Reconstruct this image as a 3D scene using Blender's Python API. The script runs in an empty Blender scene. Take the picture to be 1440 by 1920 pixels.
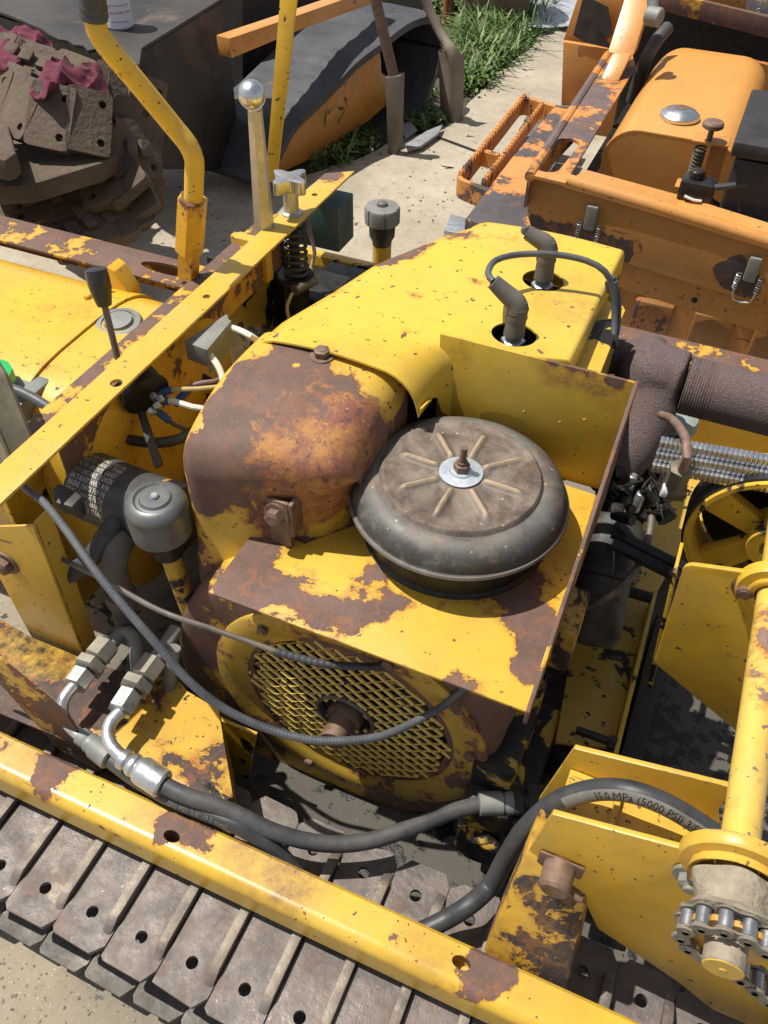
import bpy, bmesh, math, random
from mathutils import Vector as V, Matrix, noise
R=math.radians; random.seed(7)
sc=bpy.context.scene
# ---------------------------------------------------------------- camera (solved from the place's own vanishing directions)
FPX=1570.0; CX,CY=720.0,960.0; CAMZ=1.47
def _n(a): return V(a).normalized()
_ry=_n((1685-CX,-638-CY,FPX)); _rx=-_n((-4700-CX,-770-CY,FPX)); _rx=(_rx-_ry*_rx.dot(_ry)).normalized(); _rz=_rx.cross(_ry)
if _rz.y>0: _rz=-_rz
CM=Matrix((_rx,_ry,_rz)); CAM=V((0,0,CAMZ))
cd=bpy.data.cameras.new('camera'); cam=bpy.data.objects.new('camera',cd); sc.collection.objects.link(cam); sc.camera=cam
cd.sensor_fit='VERTICAL'; cd.sensor_height=36; cd.lens=FPX/1920*36; cd.clip_end=200; cd.clip_start=.02
m3=Matrix((CM@V((1,0,0)),CM@V((0,-1,0)),CM@V((0,0,-1)))).transposed()
cam.matrix_world=Matrix.Translation(CAM)@m3.to_4x4()
sc.render.resolution_x=768; sc.render.resolution_y=1024
# ---------------------------------------------------------------- world + sun
SUN=V((-.46,-.05,1)).normalized()
w=bpy.data.worlds.new('World'); sc.world=w; w.use_nodes=True; nt=w.node_tree
sky=nt.nodes.new('ShaderNodeTexSky'); sky.sky_type='NISHITA'; sky.sun_disc=False
sky.sun_elevation=math.asin(SUN.z); sky.sun_rotation=math.atan2(SUN.x,SUN.y); sky.altitude=100; sky.dust_density=1.5
bg=nt.nodes['Background']; bg.inputs[1].default_value=.10; hs_=nt.nodes.new('ShaderNodeHueSaturation'); hs_.inputs['Saturation'].default_value=.5; nt.links.new(sky.outputs[0],hs_.inputs['Color']); nt.links.new(hs_.outputs[0],bg.inputs[0])
ld=bpy.data.lights.new('sun','SUN'); ld.energy=5.0; ld.angle=R(.5); ld.color=(1,.95,.86)
lo=bpy.data.objects.new('sun',ld); sc.collection.objects.link(lo); lo.rotation_euler=(-SUN).to_track_quat('-Z','Y').to_euler(); lo.location=(0,0,5)
sc.view_settings.view_transform='Standard'; sc.view_settings.look='None'; sc.view_settings.exposure=.17; sc.view_settings.gamma=1
# ---------------------------------------------------------------- picking world points: a photo direction met with a plane of the place
def ray(px,py): return CM@V((px-CX,py-CY,FPX))
def Zp(px,py,z): d=ray(px,py); return CAM+d*((z-CAM.z)/d.z)
def Yp(px,py,y): d=ray(px,py); return CAM+d*(y/d.y)
def Xp(px,py,x): d=ray(px,py); return CAM+d*(x/d.x)
def PZ(z,*a): return [Zp(x,y,z) for x,y in a]
def PY(yy,*a): return [Yp(x,y,yy) for x,y in a]
# ---------------------------------------------------------------- mesh builder
class B:
    def __init__(s): s.bm=bmesh.new()
    def add(s,b,mat=None):
        if mat: b.transform(mat)
        me=bpy.data.meshes.new('t'); b.to_mesh(me); b.free(); s.bm.from_mesh(me); bpy.data.meshes.remove(me); return s
    def box(s,lo,hi,bev=0,mat=None,seg=2):
        b=bmesh.new(); bmesh.ops.create_cube(b,size=1)
        lo=V(lo);hi=V(hi); c=(lo+hi)/2; d=hi-lo
        for v in b.verts: v.co=V((v.co.x*d.x+c.x,v.co.y*d.y+c.y,v.co.z*d.z+c.z))
        if bev: bmesh.ops.bevel(b,geom=b.edges[:],offset=bev,segments=seg,affect='EDGES',profile=.6)
        return s.add(b,mat)
    def prism(s,pts,ext,bev=0,holes=None,seg=2):
        pts=[V(p) for p in pts]; ext=V(ext); b=bmesh.new()
        if holes:
            loops=[pts]+[[V(p) for p in h] for h in holes]
            n=(pts[1]-pts[0]).cross(pts[2]-pts[0]).normalized()
            for off in (V((0,0,0)),ext):
                es=[]
                for L in loops:
                    vs=[b.verts.new(p+off) for p in L]
                    es+=[b.edges.new((vs[i],vs[(i+1)%len(vs)])) for i in range(len(vs))]
                bmesh.ops.triangle_fill(b,use_beauty=True,use_dissolve=False,edges=es,normal=n)
            b.verts.ensure_lookup_table(); N=sum(len(L) for L in loops); k=0
            for L in loops:
                for i in range(len(L)):
                    a,c=k+i,k+(i+1)%len(L); b.faces.new([b.verts[a],b.verts[c],b.verts[c+N],b.verts[a+N]])
                k+=len(L)
            bmesh.ops.recalc_face_normals(b,faces=b.faces[:]); return s.add(b)
        a=[b.verts.new(p) for p in pts]; c=[b.verts.new(p+ext) for p in pts]; n=len(pts)
        b.faces.new(a); b.faces.new(c[::-1])
        for i in range(n): b.faces.new([a[i],a[(i+1)%n],c[(i+1)%n],c[i]])
        bmesh.ops.recalc_face_normals(b,faces=b.faces[:])
        if bev: bmesh.ops.bevel(b,geom=b.edges[:],offset=bev,segments=seg,affect='EDGES',profile=.6)
        return s.add(b)
    def tube(s,pts,r,seg=12,spline=True,step=.012,cap=True,prof=None):
        pts=[V(p) for p in pts]
        if spline and len(pts)>2:
            q=[];P=[2*pts[0]-pts[1]]+pts+[2*pts[-1]-pts[-2]]
            for i in range(1,len(P)-2):
                n=max(2,int((P[i+1]-P[i]).length/step))
                for k in range(n):
                    t=k/n; a,b_,c,d=P[i-1:i+3]
                    q.append(.5*((2*b_)+(c-a)*t+(2*a-5*b_+4*c-d)*t*t+(3*b_-a-3*c+d)*t**3))
            q.append(pts[-1]); pts=q
        b=bmesh.new(); rings=[]; up=None; L=0
        for i,p in enumerate(pts):
            t=(pts[min(i+1,len(pts)-1)]-pts[max(i-1,0)]).normalized()
            if up is None: up=t.orthogonal().normalized()
            up=(up-t*up.dot(t)).normalized(); sd=t.cross(up)
            if i: L+=(p-pts[i-1]).length
            rr=r(i/(len(pts)-1)) if callable(r) else r
            if prof: rr*=prof(L,i)
            rings.append([b.verts.new(p+(up*math.cos(6.28318*k/seg)+sd*math.sin(6.28318*k/seg))*rr) for k in range(seg)])
        for a,c in zip(rings,rings[1:]):
            for k in range(seg): b.faces.new([a[k],a[(k+1)%seg],c[(k+1)%seg],c[k]])
        if cap: b.faces.new(rings[0][::-1]); b.faces.new(rings[-1])
        bmesh.ops.recalc_face_normals(b,faces=b.faces[:])
        return s.add(b)
    def lathe(s,prof,o=(0,0,0),ax=(0,0,1),seg=32,fn=None,rot=0,ring=False):
        o=V(o); ax=V(ax).normalized(); u=ax.orthogonal().normalized() if abs(ax.z)<.99 else V((1,0,0)); v=ax.cross(u)
        b=bmesh.new(); rings=[]
        for r,h in prof:
            if r<1e-6: rings.append([b.verts.new(o+ax*h)]); continue
            rg_=[]
            for k in range(seg):
                a=6.2831853*k/seg+rot; rr,hh=(fn(r,h,a) if fn else (r,h))
                rg_.append(b.verts.new(o+ax*hh+(u*math.cos(a)+v*math.sin(a))*rr))
            rings.append(rg_)
        for a,c in zip(rings,rings[1:]):
            for k in range(seg):
                k2=(k+1)%seg
                f=[a[k%len(a)],a[k2%len(a)],c[k2%len(c)],c[k%len(c)]]; g=[]
                for x in f:
                    if x not in g: g.append(x)
                if len(g)>2: b.faces.new(g)
        if ring:
            a,c=rings[-1],rings[0]
            for k in range(seg): b.faces.new([a[k],a[(k+1)%seg],c[(k+1)%seg],c[k]])
        for e,rg in ((0,rings[0]),(1,rings[-1])):
            if len(rg)>2 and not ring: b.faces.new(rg if e else rg[::-1])
        bmesh.ops.recalc_face_normals(b,faces=b.faces[:]); return s.add(b)
    def cyl(s,p0,p1,r,seg=20,bev=0,r2=None):
        p0=V(p0);p1=V(p1);L=(p1-p0).length; r2=r if r2 is None else r2
        pr=[(r-bev,0),(r,bev),(r2,L-bev),(r2-bev,L)] if bev else [(r,0),(r2,L)]
        return s.lathe(pr,p0,p1-p0,seg)
    def hexa(s,p0,p1,af,bev=.12,rot=0):     # hexagonal nut, af = across flats
        r=af/1.732; p0=V(p0);p1=V(p1);L=(p1-p0).length; k=r*bev
        return s.lathe([(r-k,0),(r,k*.6),(r,L-k*.6),(r-k,L)],p0,p1-p0,6,rot=rot)
    def bolt(s,p,n,af=.013,h=.006,washer=True,stud=0):
        p=V(p);n=V(n).normalized()
        if washer: s.cyl(p-n*.001,p+n*.0022,af*.85,20,.0005)
        s.hexa(p+n*.0018,p+n*(h+.0018),af,.18,random.random()); s.cyl(p+n*(h+.001),p+n*(h+.0026),af*.36,12,.0004)
        if stud: s.cyl(p+n*h,p+n*(h+stud),af*.3,12,.0008)
        return s
    def grid(s,rows,thick=0,closed=False,cap=False):
        b=bmesh.new(); g=[[b.verts.new(p) for p in r] for r in rows]
        for a,c in zip(g,g[1:]):
            n=len(a)
            for k in range(n if closed else n-1): b.faces.new([a[k],a[(k+1)%n],c[(k+1)%n],c[k]])
        if cap: b.faces.new(g[0][::-1]); b.faces.new(g[-1])
        bmesh.ops.recalc_face_normals(b,faces=b.faces[:])
        if thick: bmesh.ops.solidify(b,geom=b.faces[:],thickness=thick)
        return s.add(b)
def circ(c,r,ax='z',n=20,r2=None,rot=0):
    c=V(c);o=[];r2=r2 or r
    for k in range(n):
        a=6.2831853*k/n; x,y=r*math.cos(a),r2*math.sin(a); x,y=x*math.cos(rot)-y*math.sin(rot),x*math.sin(rot)+y*math.cos(rot)
        o.append(c+(V((x,y,0)) if ax=='z' else V((x,0,y)) if ax=='y' else V((0,x,y))))
    return o
def roundpoly(pts,r,n=4):
    pts=[V(p) for p in pts];o=[]
    for i,p in enumerate(pts):
        a=pts[i-1];c=pts[(i+1)%len(pts)]; rr=r[i] if isinstance(r,(list,tuple)) else r
        if rr<=0: o.append(p); continue
        da=(a-p);dc=(c-p); rr_=min(rr,da.length*.45,dc.length*.45); p0=p+da.normalized()*rr_; p1=p+dc.normalized()*rr_
        for k in range(n+1):
            t=k/n; o.append(p0*(1-t)**2+p*2*t*(1-t)+p1*t*t)
    return o
def smooth(me,ang=35):
    me.polygons.foreach_set('use_smooth',[True]*len(me.polygons)); me.set_sharp_from_angle(angle=R(ang))
def thing(name,label,cat,loc=(0,0,0),group=None,kind=None):
    o=bpy.data.objects.new(name,None); sc.collection.objects.link(o); o.location=loc; o['label']=label; o['category']=cat; o.empty_display_size=.05
    if group: o['group']=group
    return o
def wloc(o):
    l=V(o.location)
    while o.parent: o=o.parent; l+=V(o.location)
    return l
def obj(name,b,mat,parent=None,label=None,cat=None,kind=None,group=None,ang=35,origin=None):
    me=bpy.data.meshes.new(name); bm=b.bm if isinstance(b,B) else b
    o=bpy.data.objects.new(name,me); off=V((0,0,0))
    if parent: off=wloc(parent)
    og=V(origin) if origin else V((0,0,0))
    if origin: o.location=og-off; bm.transform(Matrix.Translation(-og))
    elif parent: bm.transform(Matrix.Translation(-off))
    bm.to_mesh(me); bm.free(); me.materials.append(mat); smooth(me,ang); sc.collection.objects.link(o)
    if parent: o.parent=parent
    if label: o['label']=label
    if cat: o['category']=cat
    if kind: o['kind']=kind
    if group: o['group']=group
    return o
# ---------------------------------------------------------------- materials
class NT:
    def __init__(s,name):
        s.m=bpy.data.materials.new(name); s.m.use_nodes=True; s.t=s.m.node_tree; s.bsdf=s.t.nodes['Principled BSDF']
    def n(s,t,**k):
        x=s.t.nodes.new(t)
        for a,b in k.items(): setattr(x,a,b)
        return x
    def put(s,i,v):
        if v is None: return
        if hasattr(v,'is_output') or isinstance(v,bpy.types.NodeSocket): s.t.links.new(v,i)
        else: i.default_value=v
    def math(s,op,a,b=None,clamp=False):
        x=s.n('ShaderNodeMath',operation=op); x.use_clamp=clamp; s.put(x.inputs[0],a)
        if b is not None: s.put(x.inputs[1],b)
        return x.outputs[0]
    def mr(s,v,a,b,c=0.,d=1.):
        x=s.n('ShaderNodeMapRange'); s.put(x.inputs[0],v)
        for i,q in enumerate((a,b,c,d)): s.put(x.inputs[i+1],q)
        return x.outputs[0]
    def mix(s,f,a,b,blend='MIX'):
        x=s.n('ShaderNodeMix',data_type='RGBA',blend_type=blend); s.put(x.inputs[0],f)
        for i,q in ((6,a),(7,b)): s.put(x.inputs[i],(*q,1) if isinstance(q,tuple) and len(q)==3 else q)
        return x.outputs[2]
    def noise(s,vec,scale,det=6,rough=.6,dist=0,out=0):
        x=s.n('ShaderNodeTexNoise'); s.put(x.inputs['Vector'],vec); x.inputs['Scale'].default_value=scale; x.inputs['Detail'].default_value=det
        x.inputs['Roughness'].default_value=rough; x.inputs['Distortion'].default_value=dist; return x.outputs[out]
    def pos(s): return s.n('ShaderNodeTexCoord').outputs['Object']
    def vadd(s,a,b,op='ADD'):
        x=s.n('ShaderNodeVectorMath',operation=op); s.put(x.inputs[0],a); s.put(x.inputs[1],b); return x.outputs[0]
    def blobs(s,P,bl):   # worn spots of their own place, in world metres: (x,y,z,r,strength)
        acc=None
        for x,y,z,r,k in bl:
            d=s.n('ShaderNodeVectorMath',operation='DISTANCE'); s.put(d.inputs[0],P); d.inputs[1].default_value=(x,y,z)
            f=s.mr(d.outputs['Value'],r*.35,r,k,0.); acc=f if acc is None else s.math('ADD',acc,f)
        return acc
    def bump(s,h,dist=.001,strength=1.,normal=None):
        x=s.n('ShaderNodeBump'); x.inputs['Distance'].default_value=dist; x.inputs['Strength'].default_value=strength; s.put(x.inputs['Height'],h)
        if normal is not None: s.put(x.inputs['Normal'],normal)
        return x.outputs[0]
    def done(s,col=None,rough=None,metal=None,normal=None,coat=None,spec=None):
        b=s.bsdf.inputs
        if col is not None: s.put(b['Base Color'],(*col,1) if isinstance(col,tuple) and len(col)==3 else col)
        if rough is not None: s.put(b['Roughness'],rough)
        if metal is not None: s.put(b['Metallic'],metal)
        if normal is not None: s.put(b['Normal'],normal)
        if coat is not None: s.put(b['Coat Weight'],coat)
        if spec is not None: s.put(b['Specular IOR Level'],spec)
        return s.m
def bz(px,py,z,r,k): p=Zp(px,py,z); return (p.x,p.y,p.z,r,k)
BROWN=(.105,.060,.046); RUST=(.30,.10,.028); YEL=(.60,.37,.036); ORG=(.60,.265,.062)
def paint(name,col=YEL,T=.66,scale=9,blobs=None,specks=.70,prim=BROWN,rust=RUST,rough=.38,dirt=.25,halo=.06,grease=0,dirtcol=(.16,.10,.05),rustvar=.5,offs=(0,0,0),speckscale=130,edge=.0,xband=None,stain=None,staincol=(.34,.19,.05),dusty=.30):
    s=NT(name); g=s.n('ShaderNodeNewGeometry'); P=g.outputs['Position']; Pw=P
    if offs!=(0,0,0): Pw=s.vadd(P,offs)
    wob=s.noise(Pw,28,3,.6,0,1); wobv=s.vadd(s.vadd(wob,(.5,.5,.5),'SUBTRACT'),(.03,.03,.03),'MULTIPLY')
    v=s.math('ADD',s.noise(Pw,scale,12,.66,.25),s.math('MULTIPLY',s.math('SUBTRACT',s.noise(Pw,95,8,.8),.5),.17))
    if xband:
        sx=s.n('ShaderNodeSeparateXYZ'); s.put(sx.inputs[0],s.vadd(P,wobv)); v=s.math('ADD',v,s.math('MULTIPLY',s.mr(sx.outputs[0],xband[0],xband[1],xband[2],0),s.mr(sx.outputs[2],.66,.70)))
    if blobs: v=s.math('ADD',v,s.blobs(s.vadd(P,wobv),blobs))
    if edge:
        bv=s.n('ShaderNodeBevel',samples=4); bv.inputs['Radius'].default_value=edge; dt=s.n('ShaderNodeVectorMath',operation='DOT_PRODUCT'); s.put(dt.inputs[0],bv.outputs[0]); s.put(dt.inputs[1],g.outputs['Normal'])
        ew=s.math('MULTIPLY',s.mr(dt.outputs['Value'],.97,.80,0,1),s.mr(s.noise(Pw,30,4,.7),.42,.56)); v=s.math('ADD',v,s.math('MULTIPLY',ew,.35))
    m=s.mr(v,T,T+.006); hl=s.mr(v,T-halo,T+.004)
    sp=s.noise(Pw,speckscale,2,.5); big=s.noise(Pw,scale*2.3,5,.6)
    spm=s.mr(s.math('ADD',sp,s.math('MULTIPLY',s.math('SUBTRACT',big,.5),.35)),specks,specks+.02)
    st_=s.n('ShaderNodeMapping'); s.put(st_.inputs[0],Pw); st_.inputs['Scale'].default_value=(8,160,60); st_.inputs['Rotation'].default_value=(0,0,.5)
    scr=s.math('MULTIPLY',s.mr(s.noise(st_.outputs[0],1.6,3,.5),.705,.72),s.mr(s.noise(Pw,10,3,.5),.5,.56)); m2=s.math('MAXIMUM',s.math('MAXIMUM',m,spm),s.math('MULTIPLY',scr,.8))
    base=s.mix(s.mr(s.noise(Pw,5,4,.6),.3,.75,0,.35),col,tuple(min(1,c*1.12) for c in col))
    base=s.mix(s.math('MULTIPLY',s.mr(s.noise(Pw,17,8,.7),.45,.75),dirt),base,dirtcol)
    base=s.mix(s.math('MULTIPLY',s.mr(s.noise(Pw,4.5,9,.72,.3),.42,.62),dusty),base,tuple(.55*c+.45*d for c,d in zip(col,(.46,.38,.25))))
    base=s.mix(s.math('MULTIPLY',s.mr(s.noise(Pw,48,9,.75,.2),.5,.7),.35),base,tuple(c*.72 for c in col))
    if stain: base=s.mix(s.math('MULTIPLY',s.math('MINIMUM',s.blobs(s.vadd(P,wobv),stain),1.),s.mr(s.noise(Pw,55,8,.75),.35,.62,.15,1.)),base,staincol)
    base=s.mix(s.math('MULTIPLY',hl,s.mr(s.noise(Pw,60,4,.7),.35,.6,.1,1.)),base,tuple(c*1.05 for c in rust))
    pr=s.mix(s.mr(s.noise(Pw,14,8,.7,.5),.42,.66),prim,tuple(c*1.5 for c in prim))
    pr=s.mix(s.math('MULTIPLY',s.mr(s.noise(Pw,34,8,.75,.8),.50,.60),rustvar),pr,rust)
    pr=s.mix(s.mr(s.noise(Pw,300,3,.6),.55,.7,0,.3),pr,(.22,.17,.15))
    c=s.mix(m2,base,pr); ro=s.mr(m2,0,1,rough,.72)
    if grease:
        gm=s.mr(s.math('ADD',s.noise(Pw,11,9,.65,.6),grease-.5),.5,.515); c=s.mix(gm,c,(.012,.011,.010)); ro=s.mix(gm,ro,(.45,.45,.45)); 
    h=s.math('SUBTRACT',s.math('MULTIPLY',s.noise(Pw,90,4,.6),.25),m2)
    nn=s.bump(s.noise(Pw,6,3,.5),.006,.25)
    return s.done(c,ro,0,s.bump(h,.0007,.8,nn))
def plain(name,col,rough=.5,metal=0,var=.3,scale=30,dust=0,dustcol=(.33,.28,.22),bump=.0003,bscale=200,col2=None,c2=.5,spec=None):
    s=NT(name); P=s.n('ShaderNodeNewGeometry').outputs['Position']
    c=s.mix(s.mr(s.noise(P,scale,6,.65),.3,.7),tuple(x*(1-var) for x in col),tuple(min(1,x*(1+var)) for x in col))
    if col2: c=s.mix(s.mr(s.noise(P,scale*.7,8,.7,.6),c2,c2+.08),c,col2)
    ro=s.mr(s.noise(P,scale*1.7,5,.6),.3,.7,max(rough-.1,.03),min(rough+.12,1)); mt=metal
    if dust:
        f=s.math('MULTIPLY',s.mr(s.noise(P,scale*.6,7,.7),.35,.65),dust); c=s.mix(f,c,dustcol); ro=s.mix(f,ro,(.85,.85,.85)); mt=s.math('MULTIPLY',s.math('SUBTRACT',1.,f),metal)
    return s.done(c,ro,mt,s.bump(s.noise(P,bscale,4,.6),bump,.7) if bump else None,spec=spec)
M={}
M['bolt']=plain('rusty_bolt_steel',(.16,.09,.06),.6,.3,.4,90,.3)
M['steel']=plain('zinc_steel',(.55,.57,.58),.3,.9,.15,60,.25,(.35,.33,.3))
M['bright']=plain('polished_aluminium',(.66,.67,.69),.27,1,.05,20,.08,bump=.0001)
M['zinc']=plain('zinc_washer',(.62,.68,.74),.32,.75,.12,40,.2,(.5,.5,.5))
M['rubber']=plain('black_rubber',(.035,.036,.04),.55,0,.3,40,.35,(.17,.16,.15))
M['cleanrubber']=plain('hose_rubber',(.03,.032,.036),.42,0,.3,30,.22,(.16,.16,.16))
M['belt']=plain('black_belt_rubber',(.011,.011,.012),.38,0,.3,40,.12,(.10,.10,.10))
M['boot']=plain('dusty_boot_rubber',(.085,.08,.07),.75,0,.2,40,.55,(.20,.17,.13))
M['blackpl']=plain('black_plastic',(.012,.012,.014),.25,0,.2,30,.1)
M['grease']=plain('oily_black_metal',(.011,.0105,.010),.42,.1,.4,40,.14,(.09,.075,.055),bump=.002,bscale=110)
M['darksteel']=plain('dark_steel',(.05,.05,.052),.5,.5,.4,25,.3,(.16,.14,.11))
M['greypaint']=plain('grey_dusty_metal',(.19,.20,.19),.5,.3,.2,25,.45,(.32,.30,.26))
M['cable']=plain('cable_sheath',(.055,.06,.07),.42,0,.2,30,.25,(.25,.25,.25))
M['rod']=plain('dull_rod',(.12,.10,.09),.55,.4,.3,50,.3)
M['white']=plain('white_wire',(.72,.68,.58),.5,0,.06,40,.1)
M['tan']=plain('tan_wire',(.45,.33,.14),.5,0,.1,40,.1)
M['mauve']=plain('faded_purple_wire',(.20,.13,.14),.6,0,.1,40,.1)
M['blue']=plain('blue_terminal',(.03,.10,.30),.4,0,.1,40,.1)
M['dirt']=plain('dried_mud',(.30,.255,.19),.95,0,.25,60,0,bump=.004,bscale=160)
M['muff']=None
s=NT('rough_heat_rust'); P=s.n('ShaderNodeNewGeometry').outputs['Position']
h=s.noise(P,400,3,.6); bg_=s.noise(P,20,6,.7); M['muff']=s.done(s.mix(s.mr(bg_,.5,.7,0,.5),s.mix(s.mr(h,.33,.68),(.072,.050,.048),(.165,.120,.114)),(.15,.085,.06)),.85,0,s.bump(h,.0018,.9))
# ================================================================ paints
PB=lambda *a: a
M['yel']=paint(edge=.003,name='yellow_machine_paint',T=.70,dirt=.3)
M['yel_dark']=paint('grimy_yellow_paint',col=(.62,.38,.02),T=.67,scale=14,dirt=.5,grease=.45)
M['hood']=paint('hood_paint',stain=[bz(1090,560,.86,.10,.5),bz(960,700,.86,.09,.45),bz(1040,600,.86,.07,.4),bz(600,690,.88,.07,.5),bz(720,700,.86,.06,.4),bz(560,620,.87,.05,.25),bz(1000,480,.86,.07,.35)],staincol=(.40,.24,.06),col=(.70,.455,.045),T=.70,scale=16,specks=.695,dirt=.10,rough=.33,speckscale=90,halo=.09,blobs=[bz(735,495,.86,.04,.2),bz(765,482,.86,.035,.22),bz(855,444,.865,.04,.2),bz(800,462,.86,.03,.16),bz(685,540,.85,.03,.2),bz(715,515,.855,.03,.16),bz(650,572,.85,.03,.1),bz(900,445,.86,.03,.12),bz(745,735,.83,.03,.22),bz(620,675,.88,.03,.06)])
M['shelf']=paint(edge=.003,name='shelf_paint',col=(.62,.38,.036),T=.60,scale=13,specks=.72,dirt=.25,rough=.42,halo=.075,rustvar=.45,
  blobs=[bz(450,1090,.72,.06,.3),bz(540,1130,.72,.06,.2),bz(640,1160,.72,.05,.16),bz(480,1010,.72,.05,.3),bz(700,1080,.72,.04,.14),bz(740,1130,.72,.03,.14),bz(590,1020,.72,.035,-.3),bz(650,1040,.72,.03,-.2),bz(780,1210,.72,.055,-.25),bz(900,1200,.72,.05,-.25),bz(850,1280,.72,.03,.12),bz(960,1110,.72,.06,.22),bz(1010,1180,.72,.045,.25),bz(1000,1260,.72,.03,.15),bz(960,1300,.72,.03,-.2),bz(1060,980,.72,.05,-.2),bz(700,1200,.72,.03,-.15)])
M['guard']=paint(stain=[(-.13,.825,.885,.035,.8),(-.06,.825,.88,.04,.9),(-.10,.825,.88,.03,.5),(-.24,.825,.87,.02,.5)],staincol=(.22,.09,.03),edge=.003,name='guard_paint',col=(.58,.375,.028),T=.80,scale=14,specks=.735,dirt=.3,rough=.4,halo=.1,blobs=[(-.13,.825,.895,.02,.42),(-.085,.825,.89,.016,.38),(-.055,.825,.89,.02,.45),(-.108,.825,.892,.014,.38),(-.24,.825,.89,.012,.18),(-.10,.825,.905,.02,.2)])
M['brownplate']=paint('bare_primer_plate',T=.42,scale=12,dirt=.2,halo=.1)
def shroud_mat():
    bl=[bz(430,800,.84,.09,.35),bz(400,880,.78,.06,.28),bz(560,700,.87,.05,.14),bz(640,740,.87,.04,.18),bz(560,860,.83,.09,.12),bz(640,860,.80,.05,.05),bz(480,660,.87,.03,-.3),bz(420,735,.86,.022,-.22),bz(370,800,.85,.02,-.25),bz(346,860,.80,.02,-.3),bz(345,940,.74,.02,-.3),bz(360,1010,.68,.02,-.2),bz(560,690,.878,.014,-.3),bz(545,705,.875,.012,-.3),bz(720,740,.86,.04,-.34),bz(700,700,.87,.03,-.2),bz(420,990,.72,.04,-.28),bz(440,960,.74,.03,-.2),bz(395,930,.76,.03,.2),bz(610,1000,.73,.04,-.1),bz(350,1150,.6,.04,.3),(-.46,.52,.52,.06,.2),(-.38,.52,.40,.08,.1),(-.10,.55,.60,.12,.2),(-.08,.54,.45,.12,.28),(-.14,.54,.36,.08,.18),(-.30,.52,.33,.08,-.12),(-.20,.52,.34,.06,-.12)]
    m=paint('peeling_shroud_paint',col=(.60,.37,.036),T=.482,scale=12,dirt=.35,rough=.5,halo=.10,rustvar=.30,specks=.66,blobs=bl,xband=(-.490,-.474,-.45))
    s=NT.__new__(NT); s.m=m; s.t=m.node_tree; s.bsdf=s.t.nodes['Principled BSDF']
    old=s.bsdf.inputs['Base Color'].links[0].from_socket; P=s.n('ShaderNodeNewGeometry').outputs['Position']
    z=s.math('ADD',s.blobs(P,[bz(600,850,.82,.12,.9),bz(560,930,.78,.07,.5),bz(520,990,.72,.05,.4),(-.12,.54,.42,.16,.6)]),s.math('MULTIPLY',s.math('SUBTRACT',s.noise(P,18,8,.75,.6),.5),1.9))
    f=s.mr(z,.45,.60); mot=s.mix(s.mr(s.noise(P,26,10,.8,.15),.44,.60),(.21,.070,.045),(.42,.19,.045)); mot=s.mix(s.mr(s.noise(P,75,8,.75,.2),.56,.60),mot,(.085,.048,.042)); mot=s.mix(s.mr(s.noise(P,110,6,.75,.2),.60,.64),mot,(.55,.28,.05))
    s.put(s.bsdf.inputs['Base Color'],s.mix(s.math('MULTIPLY',f,.9),old,mot)); return m
M['shroud']=shroud_mat()
M['ring']=paint('cover_ring_paint',col=(.50,.32,.035),T=.55,scale=16,dirt=.5,rough=.5,rustvar=.7)
M['screen']=paint('screen_paint',col=(.82,.58,.13),dusty=.1,T=.66,scale=20,dirt=.3,specks=.66)
M['bar']=paint(edge=.003,name='crossbar_paint',col=(.60,.385,.048),T=.76,scale=9,specks=.73,dirt=.12,rough=.36,blobs=[(-.66,1.31,.82,.05,.3),(-.64,.93,.81,.03,.1)])
M['innerbar']=paint('worn_bar_paint',col=(.62,.36,.03),T=.455,scale=14,dirt=.2,rustvar=.25,halo=.05)
M['beam']=paint('side_beam_paint',dusty=.42,stain=[bz(510,1620,.5,.07,.8),bz(560,1650,.5,.05,.6),bz(440,1590,.5,.03,.5),bz(60,1420,.5,.06,.6),bz(800,1790,.5,.05,.5),bz(280,1520,.5,.04,.6),bz(1000,1840,.5,.06,.3)],staincol=(.26,.145,.05),col=(.60,.375,.034),T=.70,scale=12,specks=.71,dirt=.26,rough=.33,halo=.06,
  blobs=[(-.56,.29,.5,.05,.22),(-.64,.31,.5,.05,.2),(-.385,.29,.5,.04,.26),(-.35,.30,.5,.03,.18),(.0,.285,.5,.03,.25),(.03,.30,.5,.03,.2)]+[bz(x_,y_,.5,r_,.22) for x_,y_,r_ in ((692,1705,.009),(645,1712,.007),(703,1726,.006),(730,1755,.009),(750,1762,.011),(660,1712,.005),(787,1775,.007),(590,1650,.005),(510,1690,.005),(905,1790,.015),(640,1790,.004))])
M['baseplate']=paint('base_plate_paint',stain=[bz(30,1230,.5,.13,1.4),bz(120,1340,.5,.08,1.2),bz(200,1290,.5,.06,1.),bz(40,1400,.5,.08,.8)],staincol=(.022,.017,.013),col=(.62,.37,.035),T=.58,scale=13,dirt=.35,halo=.09,grease=.36,prim=(.055,.038,.032),blobs=[(-.66,.34,.5,.09,.25),(-.55,.42,.5,.07,.25),(-.38,.36,.5,.05,.16),(-.43,.43,.5,.06,-.2)])
M['gusset']=paint('gusset_paint',T=.46,scale=12,dirt=.3,rustvar=.6,rust=(.22,.07,.02))
M['tank']=paint('tank_paint',col=(.68,.41,.035),T=.665,scale=13,specks=.71,dirt=.3,dirtcol=(.4,.2,.04),rough=.3,halo=.12,rust=(.5,.2,.04),blobs=[(-.80,.62,.70,.08,.2)])
M['bracket']=paint(edge=.003,name='bracket_paint',col=(.56,.335,.022),T=.74,scale=9,specks=.70,dirt=.35,rough=.4,speckscale=110)
M['channel']=paint('stained_channel_paint',col=(.62,.36,.03),T=.51,scale=13,dirt=.6,rust=(.3,.13,.03),prim=(.04,.03,.03))
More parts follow.
